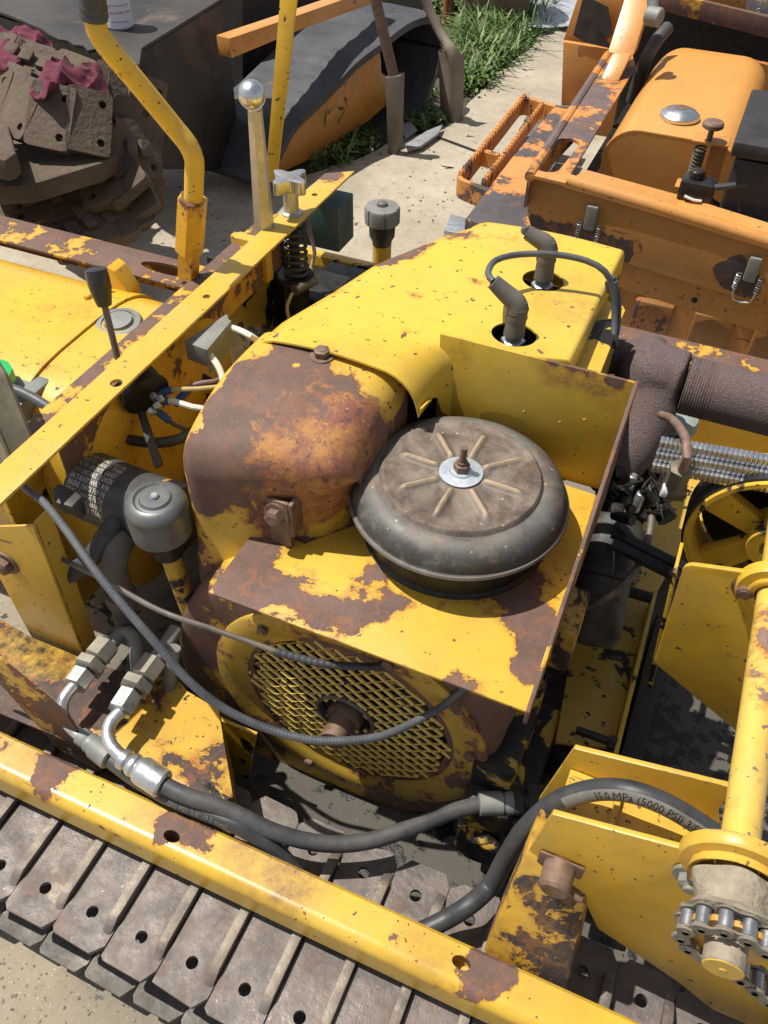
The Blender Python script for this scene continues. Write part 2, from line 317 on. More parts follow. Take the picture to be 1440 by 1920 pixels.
M['shaft']=paint('shaft_paint',dusty=.5,col=(.66,.44,.07),T=.64,scale=18,dirt=.35,dirtcol=(.35,.27,.2),prim=(.2,.13,.11),halo=.1)

mach=thing('crawler_tractor','yellow compact crawler machine with peeling paint and engine exposed, front and centre','machine',(-.2,.7,0))
def part(n,b,m,p=None,label=None,ang=35,origin=None): return obj(n,b,m,p or mach,label,ang=ang,origin=origin)
def ptag(o,l): o['label']=l; return o
# ---------------------------------------------------------------- shelf (filter platform), guard, gusset
SZ=.72
b=B()
out=PZ(SZ,(390,1110),(990,1335),(1119,928)); out+= [V((-.262,.826,SZ)),V((-.30,.64,SZ)),V((-.345,.585,SZ)),Zp(515,990,SZ),Zp(488,980,SZ)]
out=[V((p.x,p.y,SZ-.004)) for p in out]
b.prism(out,(0,0,.004),.0012)
# down-turned lip on front edge
part('filter_shelf',b,M['shelf'],label='flat shelf with large flakes of missing yellow paint under the air filter')
b=B(); GL=-.268; GR=-.036; GY=.822
gt=[Yp(825,626,GY),Yp(1190,718,GY)]
b.prism([V((GL,GY,SZ+.0005)),V((GR,GY,SZ+.0005)),gt[1],gt[0]],(0,.004,0),.001)
for px,py in ((982,772),(1096,787),(1050,792)):
    b.lathe([(.0022,0),(.0018,.0012),(0,.0018)],Yp(px,py,GY),(0,-1,0),10)
part('upright_guard',b,M['guard'],label='upright yellow sheet guard behind the air filter')
b=B(); x=GR+.001
fr=Zp(990,1335,SZ)
b.prism([V((x,GY+.004,SZ-.012)),V((x,GY+.004,gt[1].z+.001)),V((x,GY-.004,gt[1].z+.001)),V((x,fr.y-.001,SZ+.001)),V((x,fr.y-.001,SZ-.022))],(.0045,0,0),.001)
part('side_gusset',b,M['brownplate'])
# bracket + bolt holding the shelf to the housing
b=B(); p=Zp(518,985,.735)
qb_=Yp(518,965,.570); Yb=qb_.y+.002
b.box((qb_.x-.013,Yb,.7205),(qb_.x+.015,Yb+.005,qb_.z+.02),.0015); b.box((qb_.x+.0152,Yb,.7405),(qb_.x+.020,Yb+.03,qb_.z+.02),.001)
br=part('shelf_bracket',b,M['bolt'])
b=B(); b.bolt((qb_.x,Yb-.001,qb_.z),(0,-1,.1),.019,.011); part('bolt',b,M['bolt'],br)
# ---------------------------------------------------------------- air filter
FC=V((-.188,.684,0)); 
af=bpy.data.objects.new('air_filter',None)
def ribfn(r,h,a):
    if .026<r<.078:
        k=8; t=((a/(2*math.pi/k)+.06)%1.0); t=min(t,1-t)*(2*math.pi/k)*r   # distance to rib line
        env=min(1,(r-.026)/.006)*min(1,(.078-r)/.010)
        h+= .0058*math.exp(-(t/.0042)**2)*max(0,env) - .0016*max(0,env)
        h+= .0016*math.exp(-((t-.007)/.004)**2)*0
    return r,h
prof=[(.114,-.052),(.1145,-.012),(.122,-.008),(.1285,-.004),(.1302,0),(.129,.003),(.1255,.0035),(.1245,.006)]
for i in range(11):
    a=i/10*math.pi/2; prof.append((.098+.0265*math.cos(a),.0075+.0245*math.sin(a)))
prof+=[(.0955,.0312),(.0945,.0322),(.0935,.0355),(.0915,.0372),(.088,.0374)]
r=.085
while r>.021: prof.append((r,.0362)); r-=.0028
prof+=[(.020,.0368),(.008,.037),(.001,.037)]
b=B(); b.lathe(prof[4:],FC+V((0,0,.775)),(0,0,1),192,ribfn)
s=NT('tarnished_filter_lid'); g=s.n('ShaderNodeNewGeometry'); P=g.outputs['Position']
rel=s.vadd(P,tuple(FC),'SUBTRACT'); ln=s.n('ShaderNodeVectorMath',operation='LENGTH'); xy=s.vadd(rel,(1,1,0),'MULTIPLY'); s.put(ln.inputs[0],xy); rad=ln.outputs['Value']
n1=s.noise(P,22,9,.7,.5); n2=s.noise(P,60,8,.75,.8)
c=s.mix(s.mr(n1,.38,.62),(.078,.060,.050),(.220,.180,.145))
c=s.mix(s.math('MULTIPLY',s.mr(n2,.50,.60),.45),c,(.17,.085,.045))
zone=s.math('MULTIPLY',s.mr(rad,.092,.100),s.mr(s.noise(P,16,8,.72),.38,.58)); c=s.mix(s.math('MULTIPLY',zone,.8),c,(.13,.135,.125))
oil=s.math('MULTIPLY',s.mr(rad,.104,.120),s.mr(s.noise(P,30,9,.78),.36,.50)); c=s.mix(s.math('MULTIPLY',oil,.85),c,(.045,.045,.042))
sep=s.n('ShaderNodeSeparateXYZ'); s.put(sep.inputs[0],P); z=sep.outputs[2]
# dust lies on the raised ribs and hub
dm=s.math('MULTIPLY',s.mr(z,.8118,.8142),s.mr(n2,.3,.6,.5,.95)); dm=s.math('MULTIPLY',dm,s.mr(rad,.07,.078,1,0)); c=s.mix(dm,c,(.40,.30,.20))
rimm=s.math('MULTIPLY',s.mr(rad,.1262,.128),.5); c=s.mix(rimm,c,(.22,.17,.14))
fl=s.mr(s.noise(P,130,2,.5),.72,.74); c=s.mix(fl,c,(.45,.35,.2))
M['lid']=s.done(c,s.mr(n1,.35,.65,.45,.7),.1,s.bump(s.noise(P,150,5,.65),.0008,.6))
lid=part('air_filter_lid',b,M['lid'],label='tarnished round ribbed air filter lid with wing stud')
b=B(); b.lathe([(.0,0),(.113,0),(.1135,.003),(.110,.006),(.110,.048),(.126,.052)],FC+V((0,0,SZ+.0008)),(0,0,1),96)
part('filter_canister',b,M['grease'],lid)
b=B(); b.lathe([(.0255,0),(.0255,.001),(.014,.0022),(.0125,.0045),(.006,.005),(.0,.005)],FC+V((0,0,.8128)),(0,0,1),48)
part('washer',b,M['zinc'],lid)
b=B(); b.hexa(FC+V((0,0,.8175)),FC+V((0,0,.827)),.0165,.14,.3); b.cyl(FC+V((0,0,.827)),FC+V((0,0,.831)),.0065,16,.001); part('nut',b,M['bolt'],lid)
b=B(); b.tube([FC+V((0,0,.826)),FC+V((.0005,0,.846)),FC+V((.001,0,.851))],.0042,14,step=.0004,prof=lambda L,i:1+.07*math.sin(L/.00125*6.283)); part('stud',b,M['bolt'],lid)
# ---------------------------------------------------------------- engine hood
rows=[]
def lerp(a,b,t): return a+(b-a)*t
def interp(tab,y):
    for (a,va),(c,vc) in zip(tab,tab[1:]):
        if y<=c: return lerp(va,vc,max(0,(y-a)/(c-a)))
    return tab[-1][1]
HL=[(.735,-.497),(.80,-.497),(1.0,-.455),(1.12,-.40),(1.17,-.37)]
HR=[(.735,-.262),(.79,-.262),(.815,-.258),(.835,-.235),(.85,-.13),(.86,-.115),(1.17,-.115)]
HZ=[(.735,.887),(.80,.880),(.9,.872),(1.17,.862)]
ys=[.735+i*.0125 for i in range(36)]
for y in ys:
    L=interp(HL,y);Rr=interp(HR,y);z=interp(HZ,y)
    r=.055; row=[]
    drop=.10
    row.append(V((L-.012,y,z-drop-.06)));row.append(V((L-.008,y,z-drop)))
    for i in range(8):
        a=i/7*math.pi/2; row.append(V((L+r-r*math.cos(a),y,z-r*1.1+r*1.1*math.sin(a))))
    rr=lerp(.055,.008,min(1,max(0,(y-.80)/.06)))
    n=10
    for i in range(1,n):
        t=i/n; xx=lerp(L+r,Rr-rr,t); row.append(V((xx,y,z+.004*math.sin(t*math.pi)-.006*math.exp(-((xx+.235)/.02)**2)*0)))
    for i in range(8):
        a=math.pi/2-i/7*math.pi/2; row.append(V((Rr-rr+rr*math.cos(a),y,z-rr+rr*math.sin(a))))
    row.append(V((Rr,y,z-.035-rr*.5))) if y>.85 else row.append(V((Rr+.001,y,interp([(.735,.845),(.76,.838),(.78,.828),(.79,.822),(.80,.815),(.812,.78),(.85,.745)],y))))
    rows.append(row)
# rolled far end
last=rows[-1]
for k in range(1,6):
    a=k/5*math.pi/2; rows.append([p+V((0,.035*math.sin(a),-.035*(1-math.cos(a)))) for p in last])
rows.append([p+V((0,.036,-.10)) for p in last])
b=B(); b.grid(rows)
# cut spark plug holes
PLUG=[Zp(963,632,.872),Zp(1018,528,.868)]
bmh=b.bm
me=bpy.data.meshes.new('h'); bmh.to_mesh(me); me.materials.append(M['hood']); hood=bpy.data.objects.new('engine_hood',me); sc.collection.objects.link(hood)
cutb=B()
for p in PLUG: cutb.cyl(p-V((0,0,.04)),p+V((0,0,.05)),.0285,40)
cm=bpy.data.meshes.new('c'); cutb.bm.to_mesh(cm); co=bpy.data.objects.new('cutter_tmp',cm); sc.collection.objects.link(co)
so=hood.modifiers.new('s','SOLIDIFY'); so.thickness=.0025; so.offset=-1
mo=hood.modifiers.new('b','BOOLEAN'); mo.object=co; mo.operation='DIFFERENCE'; mo.solver='EXACT'
dg=bpy.context.evaluated_depsgraph_get(); nm=bpy.data.meshes.new_from_object(hood.evaluated_get(dg))
bpy.data.objects.remove(hood); bpy.data.objects.remove(co)
hb=bmesh.new(); hb.from_mesh(nm); hood=part('engine_hood',hb,M['hood'],label='bright sunlit yellow engine hood with two spark plug holes',ang=40)
b=B(); b.bolt(Zp(604,668,.882),(0,-.05,1),.0175,.009); part('bolt',b,M['bolt'],hood)
# ---------------------------------------------------------------- spark plugs, boots and leads
def px_at(x,y,ref,up=0,axis='Y'):
    return Yp(x,y,ref.y)
for i,(p,e1,e2) in enumerate(((PLUG[0],(972,572),(925,528)),(PLUG[1],(1028,460),(988,435)))):
    top=Yp(e1[0],e1[1],p.y+.004); end=Yp(e2[0],e2[1],p.y+.002)
    b=B(); q=p-V((0,0,.010)); b.hexa(q-V((0,0,.004)),q+V((0,0,.008)),.027,.15,.2); b.cyl(q+V((0,0,.008)),q+V((0,0,.020)),.0105,20,.001)
    pl=part('spark_plug',b,M['steel'])
    b=B(); base=q+V((0,0,.014)); d=(top-base)
    b.tube([base,base+d*.5,base+d*.93],lambda t:.0135-.001*math.sin(t*3.1)+(.0012 if .55<t<.7 else 0),18,step=.004)
    b.tube([base+d*.80,top+(end-top)*.1,top+(end-top)*.55,end],lambda t:.0138-.0045*t,18,step=.004)
    b.lathe([(.0,-.0138),(.010,-.010),(.0138,0),(.010,.010),(0,.0138)],top-d.normalized()*.004,d,18)
    part('rubber_boot',b,M['boot'],pl)
e1=Yp(925,528,PLUG[0].y+.002); e2=Yp(988,435,PLUG[1].y+.002)
def w3(l): return [Yp(x,y,yy) for x,y,yy in l]
b=B(); b.tube([e1]+w3([(915,512,.90),(930,488,.96),(975,477,1.0),(1040,477,1.02),(1100,489,1.03),(1135,510,1.03),(1150,545,1.03),(1152,600,1.02),(1150,640,1.0)]),.0042,12)
part('ignition_lead',b,M['cable'])
b=B(); b.tube([e2]+w3([(984,432,1.05)]),.006,10); part('ignition_lead',b,M['cable'])
b=B(); b.tube(w3([(1148,520,1.04),(1158,560,1.04),(1157,610,1.03),(1150,650,1.0)]),.0048,10); b.tube(w3([(1146,528,1.037),(1148,545,1.037)]),.0085,12); part('ignition_lead',b,M['rubber'])
# ---------------------------------------------------------------- blower housing: scoop + volute
def loft_scoop():
    # spine of the outer surface in the YZ plane, with left/right limits and outward normal
    S=[((.525,.575),-.475,-.27),((.527,.64),-.478,-.27),((.541,.70),-.480,-.275),((.545,.75),-.482,-.282),((.548,.79),-.484,-.286),((.553,.820),-.486,-.288),((.573,.846),-.488,-.289),((.612,.862),-.490,-.290),((.665,.876),-.490,-.290),((.71,.878),-.490,-.289),((.76,.8785),-.488,-.286)]
    # smooth resample
    P=[V((a[0][0],a[0][1],a[1])) for a in S]; Q=[a[2] for a in S]
    n=len(S); rows=[]
    pts=[]
    for i in range(n-1):
        for k in range(4):
            t=k/4; a=P[max(i-1,0)];b_=P[i];c=P[i+1];d=P[min(i+2,n-1)]
            q=.5*((2*b_)+(c-a)*t+(2*a-5*b_+4*c-d)*t*t+(3*b_-a-3*c+d)*t**3); pts.append((q.x,q.y,q.z,lerp(Q[i],Q[i+1],t)))
    pts.append((P[-1].x,P[-1].y,P[-1].z,Q[-1]))
    for i,(y,z,L,Rr) in enumerate(pts):
        a=pts[max(i-1,0)];c=pts[min(i+1,len(pts)-1)]; ty,tz=c[0]-a[0],c[1]-a[1]; l=math.hypot(ty,tz); ty/=l;tz/=l
        ny,nz=-tz,ty   # outward
        if i<8: ny,nz=-1,0
        rl,rq=.036,.044; L-=.006; Rr-=.030*max(0,min(1,(.84-z)/.11)); row=[]; dep=.13
        skew=.066*max(0,min(1,(.875-z)/.10))**.8   # front face turns back towards the right, low down
        def pt(x,d):
            f=(x-L)/(Rr-L); return V((x,y-ny*d+skew*f,z-nz*d))
        row.append(pt(L,dep))
        for k in range(7):
            t=k/6*math.pi/2; row.append(pt(L+rl*.8*(1-math.cos(t)),rl*(1-math.sin(t))))
        for k in range(1,8): row.append(pt(lerp(L+rl*.8,Rr-rq,k/8),-.004*math.sin(k/8*3.14)))
        for k in range(7):
            t=math.pi/2-k/6*math.pi/2; row.append(pt(Rr-rq*(1-math.cos(t)),rq*(1-math.sin(t))))
        row.append(pt(Rr,dep)); rows.append(row)
    return rows
b=B(); b.grid(loft_scoop()[2:]); 
FY=.512
vol=[Yp(x,y,FY+.02) for x,y in [(345,1140),(340,1185),(350,1240),(385,1310),(450,1380),(540,1440),(650,1488),(740,1508),(810,1510),(880,1490),(925,1440),(945,1375)]]
vol=[V((p.x,0,p.z)) for p in vol]
# outline through the volute, closed under the shelf
out=[V((-.40,0,.70)),V((-.452,0,.675))]+vol+[V((-.048,0,.62)),V((-.055,0,.70))]
out=roundpoly(out,.03,3)
cx=sum(p.x for p in out)/len(out); cz=sum(p.z for p in out)/len(out); cc=V((cx,0,cz))
rws=[]
GCx=V((-.258,0,.503)); inn=[GCx+(p-GCx).normalized()*.1392 for p in out]
rws+=[[p+V((0,FY+.05,0)) for p in inn],[p+V((0,FY+.0005,0)) for p in inn]]
for f,y in ((.80,FY),(.90,FY),(.955,FY+.002),(.985,FY+.008),(1.0,FY+.02),(1.003,FY+.035),(1.0,FY+.10),(.9,FY+.11)):
    rws.append([cc+(p-cc)*f+V((0,y,0)) for p in out])
bb=B(); bb.grid(rws,closed=True)
s1=part('blower_housing',b,M['shroud'],label='curved blower housing with rust and peeled paint beside the air filter',ang=50)
s2=part('housing_drum',bb,M['shroud'],s1,ang=50)
# cover ring, screen, hub
GC=V((-.258,FY,.503)); GR_=.138
b=B(); b.lathe([(.193,.004),(.192,-.004),(.187,-.007),(.165,-.007),(.155,-.004),(.146,.001),(.139,.001),(.138,.004)],GC,(0,1,0),96,ring=True)
ring=part('fan_cover_ring',b,M['ring'],s1,label='yellow cover ring around the fan screen')
for a in (128,250,10,70):
    q=GC+V((.172*math.cos(R(a)),-.006,.172*math.sin(R(a)))); bq=B(); bq.bolt(q,(0,-1,0),.013,.006,False); part('bolt',bq,M['rustbolt'] if 'rustbolt' in M else M['bolt'],s1)
b=B(); b.lathe([(.140,.042),(.02,.048),(0,.048)],GC,(0,1,0),48)
for k in range(14):
    a=k/14*6.2832; b.prism([GC+V((.05*math.cos(a),.018,.05*math.sin(a))),GC+V((.132*math.cos(a),.018,.132*math.sin(a))),GC+V((.132*math.cos(a+.1),.034,.132*math.sin(a+.1))),GC+V((.05*math.cos(a+.2),.034,.05*math.sin(a+.2)))],(0,.0015,0))
b.cyl(GC+V((0,.014,0)),GC+V((0,.045,0)),.05,32,.002); part('dark_recess',b,M['grease'],s1)
# expanded-metal screen: diamond strands
b=B(); bmx=bmesh.new(); sw,sh=.0262,.0092; wv=.0010
def strand(p,q):
    d=(q-p); L=d.length; d.normalize(); nrm=V((0,1,0)); sd=d.cross(nrm)*wv
    vs=[]
    for o in (p,q):
        for s_ in ((1,-1),(1,1),(-1,1),(-1,-1)): vs.append(bmx.verts.new(o+sd*s_[0]+V((0,s_[1]*.0011-(s_[0]*.0009),0))))
    for k in range(4): bmx.faces.new([vs[k],vs[(k+1)%4],vs[4+(k+1)%4],vs[4+k]])
nx=int(.3/sw)+2; nz=int(.3/sh)+2
for i in range(-nx,nx):
    for j in range(-nz,nz):
        c=V((i*sw+(sw/2 if j%2 else 0)+random.uniform(-.0007,.0007),-.004+.004*((i*sw)**2+(j*sh)**2)/.019,j*sh+random.uniform(-.0006,.0006)))
        for sx in (-1,1):
            p=c; q=c+V((sx*sw/2,0,sh)); m_=(p+q)/2
            rr=math.hypot(m_.x,m_.z)
            if rr<.1385 and rr>.036: strand(GC+p,GC+q)
bmesh.ops.recalc_face_normals(bmx,faces=bmx.faces[:]); b.add(bmx)
part('fan_screen',b,M['screen'],s1,label='diamond mesh screen over the fan')
b=B(); b.lathe([(.041,.003),(.042,-.006),(.038,-.008),(.036,-.004),(.036,.004)],GC,(0,1,0),48,ring=True); part('hub_ring',b,M['rod'],s1)
b=B(); hd=V((-.03,-1,-.05)).normalized(); h0=GC+V((.0,.010,0)); b.cyl(h0,h0+hd*.055,.0165,24,.001)
b.lathe([(.0165,0),(.024,.001),(.024,.012),(.0165,.013)],h0+hd*.008,hd,24); b.cyl(h0+hd*.0551,h0+hd*.0556,.011,20); b.box((-.002,-.0585,-.006),(.002,-.0545,.006),0,Matrix.Translation(h0))
part('starter_hub',b,M['bolt'],s1,label='rusty starter hub in the centre of the fan screen')
# ---------------------------------------------------------------- side beam (front)
b=B(); BZ=.5
pr=[(.312,.447),(.312,BZ-.004),(.308,BZ)]
for k in range(7):
    a=math.pi/2+k/6*math.pi/2; pr.append((.276+.014*math.cos(a),BZ-.014+.014*math.sin(a)))
pr+=[(.262,.447)]
b.prism([V((-1.25,y,z)) for y,z in pr],(1.9,0,0))
# slotted holes cut
def cut(bld,cutter,name,mat,parent,label=None,ang=35,origin=None):
    me=bpy.data.meshes.new('a'); bld.bm.to_mesh(me); a=bpy.data.objects.new('a',me); sc.collection.objects.link(a)
    m2=bpy.data.meshes.new('c'); cutter.bm.to_mesh(m2); c=bpy.data.objects.new('c',m2); sc.collection.objects.link(c)
    mo=a.modifiers.new('b','BOOLEAN'); mo.object=c; mo.solver='EXACT'
    dg=bpy.context.evaluated_depsgraph_get(); nm=bpy.data.meshes.new_from_object(a.evaluated_get(dg)); bpy.data.objects.remove(a); bpy.data.objects.remove(c)
    hb=bmesh.new(); hb.from_mesh(nm); return part(name,hb,mat,parent,label,ang,origin)
c=B()
for px,py in ((322,1568),(865,1805),(1270,1985)):
    q=Zp(px,py,BZ); c.prism(circ(q-V((0,0,.025)),.0105,n=24,r2=.0068),(0,0,.04))
beam=cut(b,c,'side_beam',M['beam'],None,'long yellow side beam above the near track')
# ---------------------------------------------------------------- crossbar with two bars
XZ=.82; XR=Zp(0,945,XZ).x
b=B(); y1=Zp(0,945,XZ).y; y2=Zp(660,325,XZ).y; XLt=(Zp(50,800,XZ).x+Zp(450,460,XZ).x)/2
XLt=-.669
b.prism([V((XR,y1-.008,XZ-.004)),V((XR,y2+.012,XZ-.004)),V((XLt,y2-.02,XZ-.004)),V((XLt,y1-.1,XZ-.004)),V((XLt+.02,y1-.012,XZ-.004))],(0,0,.004),.001)
b.prism([V((XR-.005,y1+.035,XZ-.003)),V((XR-.005,y2-.02,XZ-.003)),V((XR-.005,y2-.10,XZ-.055)),V((XR-.005,y1+.055,XZ-.055))],(.004,0,0),.001)
c=B()
for px,py in ((218,718),(387,556),(590,365)): q=Zp(px,py,XZ); c.cyl(q-V((0,0,.02)),q+V((0,0,.02)),.0055 if px!=218 else .008,20)
cross=cut(b,c,'crossbar',M['bar'],None,'pale yellow angle iron crossbar spanning the machine')
BZ2=.79; b=B()
xa=-.722; xb=-.668
b.prism([V((xa,Zp(55,805,BZ2).y,BZ2-.005)),V((xa,1.16,BZ2-.005)),V((xb,1.16,BZ2-.005)),V((xb,Zp(60,835,BZ2).y-.03,BZ2-.005))],(0,0,.005),.001)
b.prism([V((xb-.004,.56,BZ2-.06)),V((xb-.004,1.14,BZ2-.06)),V((xb-.004,1.14,BZ2-.0055)),V((xb-.004,.56,BZ2-.0055))],(.003,0,0))
part('frame_bar',b,M['innerbar'],None,'rust brown flat bar beside the crossbar')
b=B(); y3=Zp(0,403,.78).y; y4=Zp(0,447,.78).y; xe=Zp(385,500,.78).x
b.box((-1.6,y4-.005,.775),(xe+.02,y3,.78),.001); b.box((-1.6,y3-.004,.72),(xe+.02,y3-.0005,.7745))
c=B(); q=Zp(315,505,.78); c.prism(circ(q-V((0,0,.02)),.05,n=28,r2=.014),(0,0,.05))
part_far=cut(b,c,'frame_bar',M['innerbar'],None,'rust brown flat bar behind the fuel tank')
# ---------------------------------------------------------------- fuel tank
TY,TZ,TR=.772,.592,.190
def tank_sec(x,r,n=56):
    f=lambda c: math.copysign(abs(c)**.56,c)
    return [V((x,TY+r*.98*f(math.cos(6.2832*k/n)),TZ+r*f(math.sin(6.2832*k/n)))) for k in range(n)]
xs0=Zp(330,560,.76).x
b=B(); b.grid([tank_sec(x,r) for x,r in ((-1.7,TR),(-.70,TR),(-.675,TR),(-.668,TR-.004),(-.665,TR-.015),(-.663,.02))],closed=True,cap=True)
tank=part('fuel_tank',b,M['tank'],label='large rounded yellow fuel tank in the sun')
b=B(); b.grid([tank_sec(x,r) for x,r in ((-.835,TR+.0005),(-.835,TR+.004),(-.79,TR+.004),(-.79,TR+.0005))],closed=True); part('strap',b,M['tank'],tank)
q=Zp(225,612,.775); b=B(); b.lathe([(.031,-.014),(.034,-.008),(.034,.006),(.032,.009),(.025,.010),(.0235,.007),(.022,.007),(.020,.0125),(.002,.014),(0,.014)],q,(0,-.10,1),48)
part('fuel_cap',b,M['greypaint'],tank)
b=B(); q=Zp(205,520,.79); b.prism([q+V((0,0,-.02)),q+V((.03,0,-.035)),q+V((.03,0,-.02)),q+V((.012,0,.012)),q+V((.0,0,.018))],(0,.03,0),.001)
b.cyl(Zp(160,560,.785),Zp(205,530,.79),.004); part('strap_clamp',b,M['tank'],tank)
# choke lever
b=B(); p0=Zp(222,678,.785); p1=Zp(193,560,.87); b.tube([p0,p1],.0045,12,False); 
lev=part('choke_lever',b,M['rod'],label='thin lever with black plastic knob by the tank cap')
b=B(); p2=Zp(180,508,.905); dd=(p2-p1)
b.tube([p1-dd*.25,p1+dd*.3,p1+dd*.7,p2,p2+dd*.10],lambda t:.0095+.0055*math.sin(min(1,t*1.15)*2.2)-.004*(t>.93),16,step=.004)
part('knob',b,M['blackpl'],lev)
b=B(); b.hexa(p0-V((0,0,.012)),p0+V((0,0,.004)),.017); part('nut',b,M['steel'],lev)
b=B(); b.box(tuple(p0+V((-.008,-.008,-.045))),tuple(p0+V((.008,.008,-.012))),.001); part('lever_pivot',b,M['darksteel'],lev)
# ---------------------------------------------------------------- ground
s=NT('weathered_concrete'); P=s.n('ShaderNodeNewGeometry').outputs['Position']
c=s.mix(s.mr(s.noise(P,4,8,.7,.3),.38,.65),(.33,.285,.215),(.46,.405,.31)); c=s.mix(s.mr(s.noise(P,26,8,.75,.5),.5,.68,0,.55),c,(.30,.25,.19))
c=s.mix(s.mr(s.noise(P,120,3,.6),.62,.7,0,.5),c,(.2,.17,.13)); c=s.mix(s.mr(s.noise(P,55,10,.8,.2),.53,.62,0,.6),c,(.25,.205,.15)); c=s.mix(s.math('MINIMUM',s.blobs(P,[(-.75,.1,.28,.5,.6),(-.4,.0,.28,.5,.5)]),.55),c,(.22,.18,.125)); c=s.mix(s.mr(s.noise(P,260,2,.5),.68,.72,0,.8),c,(.6,.56,.48))
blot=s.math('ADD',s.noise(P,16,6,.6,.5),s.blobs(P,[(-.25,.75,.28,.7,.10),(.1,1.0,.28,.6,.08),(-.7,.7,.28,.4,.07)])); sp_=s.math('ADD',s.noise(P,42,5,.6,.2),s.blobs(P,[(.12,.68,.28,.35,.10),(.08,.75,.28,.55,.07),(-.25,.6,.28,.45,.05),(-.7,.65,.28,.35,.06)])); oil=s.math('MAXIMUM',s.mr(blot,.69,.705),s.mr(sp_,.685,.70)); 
stain=s.blobs(s.vadd(P,s.vadd(s.vadd(s.noise(P,5,5,.6,0,1),(.5,.5,.5),'SUBTRACT'),(.4,.4,0),'MULTIPLY')),[(-.2,.60,.28,.62,1.25),(.2,1.0,.28,.7,.75),(-.8,.75,.28,.5,.4)]); c=s.mix(s.math('MINIMUM',stain,.92),c,(.062,.058,.052)); c=s.mix(oil,c,(.008,.0075,.007))  # oil-stained concrete, deepened under the engine where its shade is painted in
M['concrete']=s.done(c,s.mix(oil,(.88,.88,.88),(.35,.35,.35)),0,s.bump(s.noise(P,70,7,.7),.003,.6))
# ================================================================ engine core
G=.28
b=B(); b.box((-.44,.66,.42),(-.13,1.10,.66),.02); b.box((-.40,.885,.655),(-.14,1.10,.832),.015)
eng=part('engine_block',b,M['grease'],label='oily black engine block')
for i in range(14):
    b=B(); z=.655+i*.0135; o=roundpoly([V((-.15,.885,z)),V((-.088,.885,z)),V((-.088,1.085,z)),V((-.15,1.085,z))],[0,.03,.03,0],4)
    o2=[V((p.x+.006*math.sin((p.y-.885)*40),p.y,p.z)) for p in o]; b.prism(o2,(0,0,.0022)); part('cooling_fin',b,M['yel_dark'],eng)
b=B(); b.box((-.128,.865,.70),(-.092,.884,.835),.002); part('baffle',b,M['darksteel'],eng)
# hood side below shoulder left: dark cowl curve
b=B(); b.grid([[V((-.455,.62,.45)),V((-.50,.70,.45)),V((-.50,1.05,.45))],[V((-.455,.62,.70)),V((-.50,.70,.74)),V((-.50,1.05,.74))]],.003); part('side_cowl',b,M['yel_dark'],eng)
# ---------------------------------------------------------------- exhaust casting (voxel-merged) and pipe
b=B()
c0=Zp(1120,668,.74); c1=Zp(1195,672,.75); c2=Zp(1232,690,.752)
b.tube([c0,c1,c2],.026,20); b.lathe([(0,-.05),(.03,-.047),(.045,-.03),(.049,0),(.045,.025),(.03,.04),(0,.046)],Zp(1222,706,.75),(.3,.1,1),32)
e0=Zp(1225,715,.745); e1=Zp(1205,790,.705); e2=Zp(1165,862,.665); e3=Zp(1130,900,.62)
b.tube([e0,e1,e2,e3],lambda t:.043-.009*t,24)
b.tube([Zp(1222,702,.75),Zp(1278,719,.75)],.0455,28); b.tube([Zp(1215,670,.765),Zp(1222,648,.765)],.024,16)
def remesh(bld,vox,sm=6):
    me=bpy.data.meshes.new('a'); bld.bm.to_mesh(me); a=bpy.data.objects.new('a',me); sc.collection.objects.link(a)
    m_=a.modifiers.new('r','REMESH'); m_.mode='VOXEL'; m_.voxel_size=vox
    s_=a.modifiers.new('s','SMOOTH'); s_.iterations=sm; s_.factor=.6
    dg=bpy.context.evaluated_depsgraph_get(); nm=bpy.data.meshes.new_from_object(a.evaluated_get(dg)); bpy.data.objects.remove(a)
    hb=bmesh.new(); hb.from_mesh(nm); return hb
ex=part('exhaust_manifold',remesh(b,.004),M['muff'],None,'rough rusted exhaust elbow beside the guard',80)
b=B(); p0=Zp(1283,722,.75); dx=V((1,0,0))
b.tube([p0+dx*i*.0011 for i in range(34)],.0405,32,False,prof=lambda L,i:1+.018*math.sin(L/.0035*6.283))
b.tube([p0+dx*.034,p0+dx*.9],.0402,40,False); part('exhaust_pipe',b,M['muff'],ex,ang=60)
# far side beam + bed
b=B(); b.box((-.55,1.33,.60),(1.2,1.375,.62),.003); b.box((-.55,1.326,.44),(1.2,1.33,.6195)); 
part('far_beam',b,M['innerbar'],None,'far side beam with rust brown top behind the exhaust pipe')
b=B(); b.box((-.14,1.318,.44),(1.2,1.325,.612),.001); part('far_panel',b,M['yel'],None)
b=B(); b.prism(PZ(.40,(1120,1000),(1180,880),(1270,800),(1700,800),(1700,960),(1296,1000),(1232,1110),(1152,1408),(1040,1395),(1075,1200)),(0,0,.006),.001)
M['bedp']=paint('oily_bed_paint',col=(.55,.35,.04),T=.70,dirt=.35,specks=.66,speckscale=60,grease=.40,prim=(.02,.018,.016))
part('engine_bed',b,M['bedp'],None,'flat yellow engine bed spotted with black oil')
b=B(); b.prism([Zp(1226,1106,.445),Zp(1151,1410,.445),Zp(1151,1410,.445)-V((0,0,.10)),Zp(1226,1106,.445)-V((0,0,.10))],(.006,0,0),.0008); part('bed_flange',b,M['yel_dark'],None)
b=B(); b.box((Zp(1190,1300,.35).x-.0,.45,.33),(Zp(1190,1300,.35).x+.03,.95,.38),.004); b.tube([Zp(1080,1368,.44),Zp(1147,1392,.44)],.006,14,False); b.hexa(Zp(1140,1390,.44),Zp(1155,1396,.44),.018); b.tube([Zp(1165,1105,.47),Zp(1222,1122,.47)],.009,14,False); part('tie_bolt',b,M['grease'],None)
